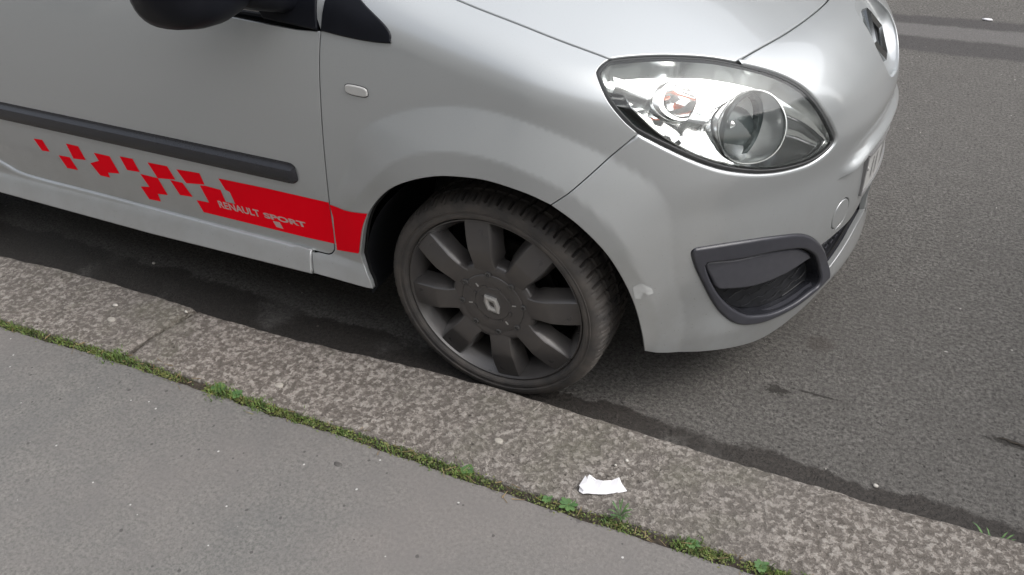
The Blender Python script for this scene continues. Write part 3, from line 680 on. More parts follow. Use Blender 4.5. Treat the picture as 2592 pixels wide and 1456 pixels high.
# paper scrap
def paper():
    top=[(.349,-.282,.103),(.3595,-.262,.110),(.376,-.2655,.106),(.394,-.2675,.112),(.408,-.2555,.107),(.4215,-.2455,.113),(.4290,-.2520,.105),(.4475,-.2665,.103)]
    mid=[(.351,-.295,.109),(.362,-.285,.113),(.375,-.286,.1055),(.393,-.284,.1105),(.409,-.274,.1045),(.424,-.264,.1095),(.432,-.266,.104),(.4470,-.267,.1032)]
    bot=[(.353,-.308,.103),(.364,-.312,.1045),(.374,-.3055,.103),(.393,-.301,.1045),(.411,-.292,.103),(.430,-.2795,.1045),(.4330,-.2775,.103),(.4465,-.2675,.103)]
    def den(P): 
        P=np.array(P); return np.array([P[i]+(P[i+1]-P[i])*k/3 for i in range(len(P)-1) for k in range(3)]+[P[-1]])
    T_,M_,B_=den(top),den(mid),den(bot); rows=[T_,(T_+M_)/2,M_,(M_+B_)/2,B_]
    V=[]; n=len(T_)
    for k,rw in enumerate(rows):
        for q in rw: V.append((q[0],q[1],q[2]+.0012*nz(q[0],q[1],2,90)))
    o=mesh_obj('paper_scrap',V,[(k*n+i,(k+1)*n+i,(k+1)*n+i+1,k*n+i+1) for k in range(4) for i in range(n-1)],m_paper,None,None,True,9)
    fl=[(.3505,-.300,.1115),(.3535,-.270,.1135),(.3655,-.2875,.1165),(.3665,-.3085,.1085)]
    mesh_obj('folded_corner',fl,[(0,3,2,1)],m_paper,o,None,False)
    ink=MB()
    for k in range(5):
        x0=.3675+k*.0022; ink.add([(x0,-.2705-.0006*k,.1128),(x0+.0012,-.2705-.0006*k,.1128),(x0+.0012,-.2735-.0006*k+(.001 if k%2 else 0),.1132),(x0,-.2735-.0006*k,.1132)],[(0,3,2,1)])
    ink.build('printed_mark',simple('receipt_ink',(.35,.35,.38),.8),o,None)
    return tag(o,'crumpled white paper receipt with a folded corner lying on the kerb stone','paper')
paper()
def lump(name,x,y,z,rx,ry,rz,m,label,cat_,group,seed):
    bm=bmesh.new(); bmesh.ops.create_icosphere(bm,subdivisions=2,radius=1)
    for v in bm.verts:
        k=1+.35*mnoise.noise(v.co*1.1+Vector((seed,seed*2,0))); v.co=Vector((v.co.x*rx*k,v.co.y*ry*k,v.co.z*rz*k))
    me=bpy.data.meshes.new(name); bm.to_mesh(me); bm.free(); me.materials.append(m)
    for p in me.polygons: p.use_smooth=True
    o=bpy.data.objects.new(name,me); o.location=(x,y,z); link(o); return tag(o,label,cat_,group)
gp='pale pebbles lying about'
lump('pebble',-1.143,-.21,.103,.009,.0055,.004,m_peb,'largest white pebble on the left kerb stone','pebble',gp,1)
lump('pebble',-.923,-.152,.102,.006,.004,.004,m_peb,'small white pebble at the outer corner of the left kerb stone','pebble',gp,2)
lump('pebble',.418,-.185,.102,.0042,.0035,.003,m_peb,'upper of two tiny white crumbs above the paper scrap','pebble',gp,3)
lump('pebble',.400,-.207,.102,.003,.0025,.0025,m_peb,'lower of two tiny white crumbs above the paper scrap','pebble',gp,4)
lump('pebble',.93,.052,.003,.006,.005,.003,m_peb,'angular pale stone lying in the gutter past the damp stain','pebble',gp,6)
lump('pebble',-1.35,.10,.003,.007,.005,.004,m_peb,'grey stone in the gutter by the left kerb stone','pebble',gp,11)
lump('litter_crumb',1.09,3.48,.006,.026,.011,.005,m_paper,'white crumpled litter beside the far damp band of the road','litter',None,8)
gp='trodden gum spots'
lump('gum_spot',-1.104,-.262,.1005,.016,.011,.0014,m_gum,'pale gum spot below the largest white pebble','gum spot',gp,5)
lump('gum_spot',-.472,-.293,.1005,.013,.010,.0014,m_gum,'pale gum spot in the middle of the kerb right of the stone joint','gum spot',gp,7)
lump('gum_spot',.128,-.243,.1005,.012,.009,.0014,m_gum,'pale ring-shaped gum spot on the kerb below the front tyre','gum spot',gp,9)
lump('gum_spot',-.176,-.451,.099,.011,.007,.0012,m_gumd,'dark gum spot on the pavement near the joint','gum spot',gp,10)
lf_=MB(); lf_.add([(-.022,0,.006),(-.008,.010,.010),(.010,.009,.008),(.024,.002,.014),(.008,-.009,.011),(-.010,-.010,.008),(0,0,.012)],[(0,1,6),(1,2,6),(2,3,6),(3,4,6),(4,5,6),(5,0,6)])
o_=lf_.build('dead_leaf',simple('dead_leaf_brown',(.11,.065,.04),.8,noise=.3,nscale=200),None,10); o_.location=(-1.27,-.105,.0); o_.rotation_euler=(0,0,.5); tag(o_,'curled brown dead leaf in the wet gutter against the left kerb stone','leaf')
# facades of the street (seen only as reflections)
def building(y0,y1,x0,x1,h,m,label,front):
    b0=empty('street_building',((x0+x1)/2,(y0+y1)/2,0)); tag(b0,label,'building')
    ox,oy=(x0+x1)/2,(y0+y1)/2
    mb=MB(); mb.box(x0-ox,x1-ox,y0-oy,y1-oy,0,h); mb.build('wall',m,b0,30)
    me=None
    yf=front-oy; s=1 if front==y1 else -1
    for fz in np.arange(1.2,h-2,3.3):
        for fx in np.arange(x0+1.6,x1-1.4,2.9):
            if me is None:
                q=MB(); q.box(-.65,.65,-.04*s if s>0 else -.04,.04,0,2.0); fr_=q.build('window',m_frame,b0,30); me=fr_.data
                q=MB(); q.box(-.55,-.03,.041*s,.05*s,.1,1.9); q.box(.03,.55,.041*s,.05*s,.1,1.9); pn=q.build('pane',m_pane,fr_,30); pm=pn.data
            else:
                fr_=bpy.data.objects.new('window',me); link(fr_,b0); pn=bpy.data.objects.new('pane',pm); link(pn,fr_)
            fr_.location=(fx-ox,yf,fz)
    return b0
building(-14,-7.4,-24,24,8.2,m_wall,'pale limestone apartment house behind the photographer',-7.4)
building(17,22,-22,24,12,m_wall2,'grey rendered apartment house across the street',17)
# a light grey van parked ahead, just outside the frame: seen only in the bumper's reflections
def van(x0):
    v=tag(empty('parked_van',(x0,.85,0)),'light grey van parked in front, seen only as a reflection in the bumper','van')
    mv=simple('grey_van_paint',(.34,.35,.36),.3,.2,.6)
    prof=[(.05,.34),(.0,.55),(.03,.95),(.16,1.55),(.34,1.72),(3.0,1.74),(3.5,1.5),(4.0,1.05),(4.3,.95),(4.35,.34)]
    mb=MB(); mb.loft([[(x+(.10 if abs(y)>.7 else 0)*(1 if x<1 else -1 if x>3.6 else 0),y*(.92 if z>1.2 else 1),z-(.06 if abs(y)>.7 and z>1.4 else 0)) for x,z in prof] for y in (-.82,-.7,0,.7,.82)],True,True,True); mb.build('body',mv,v,50)
    mb=MB(); mb.loft([[(.075,-.6,1.05),(.175,-.55,1.5),(.165,.55,1.5),(.065,.6,1.05)],[(.045,-.6,1.05),(.145,-.55,1.5),(.145,.55,1.5),(.045,.6,1.05)]],True,False,True); mb.build('rear_window',m_pane,v,30)
    mb=MB(); mb.box(-.06,.10,-.78,.78,.36,.56); mb.build('rear_bumper',m_trim,v,30)
    for s in (-1,1):
        mb=MB(); mb.box(-.012,.10,.60*s-.09,.60*s+.09,.72,1.0); mb.build('tail_light',m_pane,v,30)
        for wx in (.85,3.4):
            mb=MB(); n=32; mb.loft([[(wx+r_*math.cos(2*math.pi*k/n),.72*s+d,.31+r_*math.sin(2*math.pi*k/n)) for k in range(n)] for d,r_ in ((-.1,.2),(-.1,.31),(.1,.31),(.1,.2))],True,True,True); mb.build('wheel',m_tyre,v,40)
van(2.45)
# ================================================================== CAR
car=tag(empty('parked_car',(0,0,0)),'silver hatchback with red checkered door stripe parked at the granite kerb','car')
hl=FE['hl']
HLc=cat(hl,True,5)
arch=cat(FE['arch'],False,6)
gapl=FE['gap']
door_front=cat(gapl[:9],False,6); door_cor=cat(gapl[8:12],False,6); door_low=cat(gapl[11:],False,6)
fb=cat(FE['fen_bump'],False,6)
def uv1(x,y,z): return tuple(side_uv([(x,y,z)])[0])
def on_side(x,z): return tuple(side_uv([(x,float(side_y(x,z)),z)])[0])
bs=FE['bonnet_side']   # (x,y) rear -> front
bsx=cat([(-.48,.150),(-.28,.128)]+bs,False,6)
bs_uv=side_uv(top_pt(bsx))
# headlight outline split: index of lower-left point (fender/bumper joint) and of the bonnet tips
hl_d=np.array(hl)
def hlseg(i,j):
    k=[]; a=i
    while True:
        k.append(hl[a%len(hl)])
        if a%len(hl)==j%len(hl): break
        a+=1
    return cat(k,False,5)
# indices in hl : 0 rear top tip, 5 bonnet front meets, 22 fender/bumper joint
seg_top=hlseg(0,5); seg_front=hlseg(5,22); seg_rear=hlseg(22,29)
# --- fender
lowfront=[FE['split'][0],FE['split'][1]]
fen=np.concatenate([door_front,door_cor[1:],[FE['split'][0]],FE['fen_low'],cat(FE['arch'][:10],False,6),fb[::-1][1:],seg_rear[1:],bs_uv[::-1][1:]])
hl3=side_pt(HLc)
hl_cut=0.012
def hlroll(p):
    d=np.min(np.linalg.norm(hl3-p,axis=1)); return .0022+.0068*max(0,min(1,(.030-d)/.016))
for sd_ in (1,-1):
    lab=None
    panel('front_fender',SIDE,[fen],m_paint,car,.009,0.,.0016,side=sd_,gap=.0013)
# --- bumper (right half and its mirror image)
ub=[(0.0,None)]
bc=[tuple(q) for q in FE['bonnet_front']]   # (x,y)
bf3=top_pt(np.array(cat(bc+[(.580,.80)],False,6))); bf_uv=side_uv(bf3); bf_uv=bf_uv[bf_uv[:,0]>.001]
bb=[tuple(q) for q in FE['bump_bot']]
low=[bb[0],bb[1],bb[2],uv1(.585,.262,.155),uv1(.635,.325,.158),uv1(.68,.415,.184),uv1(.716,.50,.212),uv1(.745,.62,.224)]
low_c=np.concatenate([cat(low,False,5),[(0.0,-.0185)]])
nq=side_uv(np.array([(.64,.8,.848),(.64,.765,.846),(.65,.717,.836),(.695,.676,.797),(.715,.662,.769),(.744,.676,.725),(.757,.720,.695),(.76,.8,.682)]))
notch=cat(nq,False,4); notch[0,0]=0.;notch[-1,0]=0.
bump=np.concatenate([cat(FE['arch'][9:],False,6),low_c[1:],notch[::-1],[(0.0,bf_uv[-1,1])],bf_uv[::-1],seg_front[1:],fb[1:-1]])
bez_o=cat(FE['bezel_out'],True,4); bez_i=cat(FE['bezel_in'],True,4)
# lower grille opening
def onv(x,y,z): return tuple(side_uv([(x,y,z)])[0])
fl_=[tuple(q) for q in FE['face_low']]; lt=[tuple(q) for q in FE['lip_top']]
gr=np.concatenate([cat(fl_[:5],False,5),[(.06,fl_[4][1])],[(0.012,fl_[4][1])],[(0.012,lt[3][1])],cat(lt[:4][::-1],False,5)])
emb=cat(FE['emb'],True,3)
tow=FE['tow'][0]
tang=np.linspace(0,2*np.pi,28,endpoint=False)
towl=np.c_[tow[0]+.030*np.cos(tang),tow[1]+.030*np.sin(tang)]
def hole_bez(q): return q
ex=[]
for u_ in np.arange(.004,.46,.007):
    p=side_pt([(u_,.25)])[0]
for u_ in np.arange(.003,.42,.006):
    q=side_pt([(u_,.25)])[0]; wv=abs(q[1]-YC)
    for dz in (-.009,-.0065,-.005,-.003,-.0012,0.0,.003,.007,.012):
        zz=float(ZR(wv))+dz
        # march for the matching v
        v=.83*(zz-.25)/np.hypot(q[0]+.35,q[1]-.8); ex.append((u_,v))
ex=np.array(ex)
bumper=panel('front_bumper',SIDE,[bump,bez_o,gr,towl],m_paint,car,.010,0.,hlroll,center=True,extra=ex,gap=.0009)
# --- bonnet
bon=np.concatenate([bsx,TOP.uv(side_pt(seg_top))[1:],cat(bc+[(.580,.7995)],False,6)[1:],[(-.40,.7995)]])
rb=np.linspace(0,1,8)
panel('bonnet',TOP,[np.concatenate([bsx,TOP.uv(side_pt(seg_top))[1:],cat(bc+[(.580,.80)],False,6)[1:],[(-.30,.80),(-.34,.55),(-.42,.32)]])],m_paint,car,.016,0.,.0035,center=True,gap=.0020)
# --- door
def belt(x): return .917+.025*min(1,max(0,(-.395-x)/.5))+.02*min(1,max(0,(-.9-x)/.9))
top_edge=[on_side(x,belt(x)) for x in np.linspace(-1.78,-.44,16)]
rear=[on_side(-1.79,.90),on_side(-1.80,.70),on_side(-1.79,.50),on_side(-1.765,.42)]
door=np.concatenate([door_front,door_cor[1:],door_low[1:],cat(rear[::-1],False,4),top_edge])
for sd_ in (1,-1):
    d_=panel('front_door',SIDE,[door],m_paint,car,.014,0.,.0016,side=sd_,gap=.0013)
    if sd_==1: rdoor=d_
# --- sill: top edge follows the door bottom
sill_low=[on_side(x,z) for x,z in ((-2.05,.245),)]
sb=FE['sill_bot']
sill=np.concatenate([[FE['split'][1]],[sb[2]],[sb[1]],[sb[0]],[on_side(-2.0,.243)],[on_side(-2.0,.335)],[on_side(-1.83,.42)],[on_side(-1.79,.41)],(door_low[::-1][:-6]+np.array([0,.0085])),[(FE['split'][0][0],FE['split'][0][1]+.006)]])
for sd_ in (1,-1): panel('sill',SIDE,[sill],m_paint,car,.014,.009,lambda p:.0105 if p[2]>.30 and p[0]<-.56 else .004,side=sd_,gap=.001)
# --- rear quarter (beyond the left edge of the photo)
def rarc(a): return (-2.367+.36*math.cos(a),.27+.36*math.sin(a))
qtr=[on_side(-1.805,.43),on_side(-1.83,.43),on_side(-2.0,.34)]+[on_side(*rarc(a)) for a in np.linspace(math.pi*.0,math.pi,15)]+[on_side(-2.82,.27),on_side(-2.84,.6),on_side(-2.80,.95),on_side(-1.805,.955),on_side(-1.808,.7)]
for sd_ in (1,-1): panel('rear_quarter_panel',SIDE,[np.array(qtr)],m_paint,car,.03,0.,.003,side=sd_)
mb=MB(); mb.loft([[(-2.80,y,z) for y,z in ((.0,.28),(1.6,.28),(1.6,.95),(0.,.95))],[(-2.90,y,z) for y,z in ((.08,.3),(1.52,.3),(1.48,.93),(.12,.93))]],True,False,True); mb.build('tailgate',m_paint,car,30)
# --- dark inner shells behind the panel gaps
for nm,ch,lp in (('inner_shell',SIDE,[fen]),('inner_shell',SIDE,[bump,bez_o,gr]),('inner_shell',SIDE,[door])):
    for sd_ in (1,-1):
        sheet(nm,ch,[offs(resample(lp[0],.012),.0025)]+[offs(resample(h,.012),-.005) for h in lp[1:]],m_void,car,.04,-.021,side=sd_,border=.012)
# --- black A-pillar foot trim over the fender, and mirror foot on the door
bq=[tuple(q) for q in FE['base']]
base=cat(bq[1:],False,5); e_=base[-1]+(base[-1]-base[-4])*2.2
basef=np.concatenate([base,[tuple(e_)],[(base[0][0]-.012,e_[1]+.01)]])
for sd_ in (1,-1): panel('pillar_trim',SIDE,[basef],m_satin,car,.012,.004,.004,side=sd_,gap=.001,wall=.006)
# ------------------------------------------------------------------ door furniture
def side_pts(xz,off):
    a=np.array(xz,float); y=side_y(a[:,0],a[:,1]); P=np.c_[a[:,0],y,a[:,1]]; return P+N(P)*off
def strip_on_side(name,xz,m,parent,off=.0006,step=.02,loops=None):
    """flat vinyl lying on the side surface, xz outline"""
    L=resample(np.array(xz),step)
    if area(L)<0: L=L[::-1]
    V2,T,_=fill([L],step); P=side_pts(V2,off)
    if np.cross(P[T[:,1]]-P[T[:,0]],P[T[:,2]]-P[T[:,0]])[:,1].sum()>0: T=T[:,[0,2,1]]
    return mesh_obj(name,P,[tuple(q) for q in T],m,parent,N(P))
bigd=XZ['decal_big']
strip_on_side('red_stripe',[(-.778,.500),(-.62,.5025),(-.4215,.5015),(-.4235,.46),(-.4265,.42),(-.4325,.3765)]+[(-.527,.374),(-.70,.374),(-.877,.374),(-.889,.410),(-.843,.412),(-.857,.463),(-.837,.466),(-.784,.464),(-.778,.428),(-.745,.428),(-.752,.464),(-.765,.468)],m_red,rdoor)
strip_on_side('red_stripe',XZ['decal_fen'][:2]+[(x-.006,z) for x,z in [tuple(q) for q in cat(XZ['arch'][:3],False,8)][::-1] if .374<z<.509]+[(XZ['arch'][0][0]-.006,.3735)]+XZ['decal_fen'][5:6]+[(-.4265,.3765),(-.4245,.40),(-.4205,.43),(-.4165,.46)],m_red,bpy.data.objects['front_fender'],.0013,.007)
def ck_poly(rx0,rx1,zt,zb): return [(rx0,zt),(rx1,zt),(rx1+.014,zb),(rx0+.014,zb)]
for k in (0,1,2,4,5,7,8):
    strip_on_side('red_check',XZ['ck%d'%k],m_red,rdoor)
strip_on_side('red_check',XZ['ck3'],m_red,rdoor); strip_on_side('red_check',XZ['ck6'],m_red,rdoor)
strip_on_side('grey_check',XZ['ck9'],m_letter,rdoor,.0011)
def letters(txt,x0,x1,z0,z1,shear,name,bold=0.,base1=None):
    cu=bpy.data.curves.new('t','FONT'); cu.body=txt; cu.size=1; cu.offset=bold; cu.resolution_u=3
    o=bpy.data.objects.new('t',cu); col.objects.link(o); dg=bpy.context.evaluated_depsgraph_get(); dg.update()
    me=o.evaluated_get(dg).to_mesh(); V=np.array([v.co[:2] for v in me.vertices]); Fc=[tuple(p.vertices) for p in me.polygons]
    lo=V.min(0);hi=V.max(0); S_=(V-lo)/(hi-lo)
    zb=z0+((base1 or z0)-z0)*S_[:,0]
    Z=zb+(z1-z0)*S_[:,1]; X=x0+(x1-x0)*S_[:,0]-shear*S_[:,1]
    P=side_pts(np.c_[X,Z],.0012)
    bpy.data.objects.remove(o)
    return mesh_obj(name,P,[q for q in Fc],m_letter,rdoor,N(P))
letters('RENAULT',-.806,-.664,.4045,.4265,.003,'lettering',.028)
letters('SPORT',-.650,-.511,.4065,.4235,.004,'lettering',.040)
# rub strip
def moulding(side):
    prof=[(-.0285,-.002),(-.0285,.006),(-.026,.010),(-.020,.0122),(-.005,.0140),(.007,.0140),(.0115,.0128),(.0200,.0032),(.0235,.0012),(.0275,.0008),(.0275,-.002)]
    xs=np.r_[-1.79,-1.7,np.arange(-1.6,-.53,.05),-.525,-.515,-.509,-.505,-.503]
    mb=MB();rings=[]
    for x in xs:
        e=max(0,(x+.522)/.0195); sc_=math.sqrt(max(0,1-e*e))*.55+.45 if e>0 else 1
        pr_=math.sqrt(max(0.02,1-(e*.97)**2)) if e>0 else 1
        zc=.5655+.0015*(x+1)*-1.5 if False else .5660+(x+.503)*-.0045
        z=np.array([zc+a*sc_ for a,_ in prof]); y=side_y(np.full(len(z),x),z)
        rings.append([(x,yy-(d*pr_ if d>0 else d),zz) for yy,zz,(a,d) in zip(y,z,prof)])
    mb.loft(rings,False); b0=len(mb.V); n=len(prof); mb.F.append(tuple(b0-n+k for k in range(n)))
    if side<0: mb.V=[(x,2*YC-y,z) for x,y,z in mb.V]; mb.F=[q[::-1] for q in mb.F]
    return mb
for sd_,dr in ((1,rdoor),(-1,d_)):
    moulding(sd_).build('rub_strip',m_trim,dr,28)
# side indicator
ic=np.array(XZ['ind']); c0=ic.mean(0)
ind=[]
for k in range(28):
    a=2*math.pi*k/28; sx_,sz_=math.copysign(abs(math.cos(a))**.62,math.cos(a)),math.copysign(abs(math.sin(a))**.62,math.sin(a))
    ind.append((c0[0]-.003+.031*sx_,c0[1]-.001+.0125*sz_-.05*.031*sx_))
fender_r=bpy.data.objects['front_fender']
indr=side_uv(np.c_[np.array(ind)[:,0],side_y(np.array(ind)[:,0],np.array(ind)[:,1]),np.array(ind)[:,1]])
so_=panel('side_indicator',SIDE,[indr],m_indic,fender_r,.006,.0045,.0035,wall=.003,gap=0.001,bend=0)
sheet('indicator_surround',SIDE,[offs(indr,.0006)],m_bez,so_,.008,.0008)
# tape residue by the wheel arch
strip_uv=side_uv(side_pt(np.array([(0,0)]))) 
def uvpoly(name,pts,m,parent,off): return sheet(name,SIDE,[np.array(pts)],m,parent,.006,off,border=.006)
sheet('tape_residue',SIDE,[np.array(FE['residue'])],m_res,bumper,.006,.0006,border=.006)
# ------------------------------------------------------------------ fog lamp bezel
def fog(side):
    mp=(lambda V:[(x,2*YC-y,z) for x,y,z in V]) if side<0 else (lambda V:V)
    bz=panel('fog_lamp_bezel',SIDE,[bez_o,offs(bez_i,.0035)],m_bez,car,.008,.0060,.0065,wall=.020,gap=-.0012,side=side,bend=0)
    # recess: inner wall and floor
    bi=resample(offs(bez_i,.002),.008); 
    P=side_pt(bi);Nn=N(P); rings=[P+Nn*o for o in (-.003,-.02,-.04)]
    mb=MB(); mb.loft([[tuple(v) for v in mp([tuple(q) for q in r_])] for r_ in rings]); 
    if side<0: mb.F=[q[::-1] for q in mb.F]
    mb.build('recess_wall',m_trim,bz,50)
    sheet('mesh_floor',SIDE,[offs(bez_i,.001)],m_black,bz,.012,-.036,side)
    # mesh bars: wavy ribs over the floor
    rib=MB(); lo=bez_i.min(0);hi=bez_i.max(0)
    for k in range(13):
        v0=lo[1]-.02+k*.0165; pts=[]
        us=np.arange(lo[0]+.004,hi[0],.006)
        vv=v0+.30*(hi[0]-us)*.35+.0024*np.sign(np.sin(us*150+k*math.pi))
        q=np.c_[us,vv]; ok=inside(q,offs(bez_i,-.004)); 
        if ok.sum()<4: continue
        P=side_pt(q[ok]);P=P+N(P)*(-.031)
        rib.tube([tuple(x) for x in mp([tuple(p_) for p_ in P])],.0014,5)
    rib.build('mesh_ribs',m_black,bz,60)['kind']='stuff'
    bl=cat(FE['blank'],True,4)
    panel('blank_cover',SIDE,[bl],m_blank,bz,.008,-.0035,.0075,wall=.014,gap=-.001,side=side,bend=0)
    return bz
fog(1); fog(-1)
# ------------------------------------------------------------------ lower grille and plate
gl2=np.concatenate([gr[:-1],gr[-1:]])
def grille(side):
    o=sheet('lower_grille',SIDE,[offs(gr,.004)],m_black,car,.015,-.034,side)
    mb=MB(); P=side_pt(resample(offs(gr,.003),.01));Nn=N(P); rg=[P+Nn*q for q in (-.002,-.036)]
    if side<0: rg=[r_*np.array([1,-1,1])+np.array([0,2*YC,0]) for r_ in rg]
    mb.loft([[tuple(v) for v in r_] for r_ in rg]); mb.build('grille_frame',m_bez,o,50)
    lo=gr.min(0);hi=gr.max(0); rib=MB()
    for k in range(9):
        v0=lo[1]+.006+k*.015
        for u_ in np.arange(lo[0]+.004+(k%2)*.012,hi[0],.024):
            q=np.array([(u_,v0),(u_+.006,v0+.004),(u_+.012,v0),(u_+.018,v0+.004)])
            if not inside(q,gr).all(): continue
            P=side_pt(q);P=P+N(P)*(-.030)
            if side<0: P=P*np.array([1,-1,1])+np.array([0,2*YC,0])
            rib.tube([tuple(x) for x in P],.0022,5)
    rib.build('mesh_ribs',m_bez,o,60)['kind']='stuff'
grille(1); grille(-1)
def plate():
    y0,y1,z0,z1=.575,1.025,.445,.540
    def px(y): 
        a=np.array([float(y)])
        return float(bis(lambda x:F(np.stack([x,a,np.full(1,.47)],-1)),np.array([.3]),np.array([1.]))[0])-.001
    ys=np.linspace(y0,y1,15); mb=MB()
    mb.loft([[(px(y)-.002,y,z0),(px(y)+.004,y,z0),(px(y)+.004,y,z1),(px(y)-.002,y,z1)] for y in ys],True,True,True)
    o=mb.build('number_plate',m_white,car,30)
    fr_=MB()
    for za,zb in ((z0-.008,z0-.0005),(z1+.0005,z1+.008)):
        fr_.loft([[(px(y)-.01,y,za),(px(y)+.008,y,za),(px(y)+.008,y,zb),(px(y)-.01,y,zb)] for y in ys],True,True,True)
    fr_.loft([[(px(y0)-.012,y0-.003,z),(px(y0)+.006,y0-.003,z),(px(y0)+.008,y0-.0005,z),(px(y0)-.012,y0-.0005,z)] for z in (z0-.006,z1+.004)],True,True,True)
    fr_.build('plate_frame',m_plf,o,30)
    ch=MB()
    for y,w in ((.585,.010),(.630,.012),(.662,.010),(.72,.012),(.75,.01),(.81,.01),(.87,.012),(.93,.01),(.98,.01)):
        for a,b_ in ((z0+.018,z1-.018),):
            ch.add([(px(y)+.0052,y,a),(px(y)+.0052,y+w,a),(px(y)+.0052,y+w,b_),(px(y)+.0052,y,b_)],[(0,1,2,3)])
    ch.build('plate_characters',m_black,o,None)
    b=MB(); b.tube([(px(y0)+.003,y0+.018,.505),(px(y0)+.010,y0+.018,.505),(px(y0)+.012,y0+.018,.505)],[.006,.006,.003],10); b.build('plate_screw',m_indic,o)
plate()
panel('tow_eye_cover',SIDE,[offs(towl,-.0008)],m_paint,bumper,.008,0.0004,.0025,wall=.006,gap=0.0006,bend=0)
# front emblem: dark diamond recess and chrome diamond
def emblem():
    nb=resample(np.concatenate([notch,notch[::-1]*np.array([-1,1])])[1:-1],.008); nb=nb if area(nb)>0 else nb[::-1]
    nb=offs(nb,.0015); P=side_pt(nb);Nn=N(P); c=P.mean(0); n=np.array([.86,0,.51]); 
    fl=(c+(P-c)*.80); fl=fl-n*(((fl-c)@n)[:,None])-n*.020
    mb=MB(); mb.loft([[tuple(v) for v in r_] for r_ in (P+Nn*-.003,fl*.25+(P-Nn*.006)*.75-n*.004,fl)],True,False,True); rc=mb.build('badge_recess',m_paint,car,60)
    bx=c-n*.016; up=np.array([-n[2],0,n[0]]); sd=np.array([0,1.,0])
    def ring(hw,hh,d): return [tuple(bx+sd*a*hw+up*b_*hh+n*d) for a,b_ in ((-1,0),(-.12,1),(.12,1),(1,0),(.12,-1),(-.12,-1))]
    o=MB(); o.loft([ring(.078,.070,-.004),ring(.077,.069,.008),ring(.060,.054,.014),ring(.042,.037,.008),ring(.040,.035,-.004)]); o.build('badge',m_badge,car,20)
    q=MB(); q.loft([ring(.044,.036,.0015)],True,True); q.build('badge_centre',m_black,rc,20)
emblem()
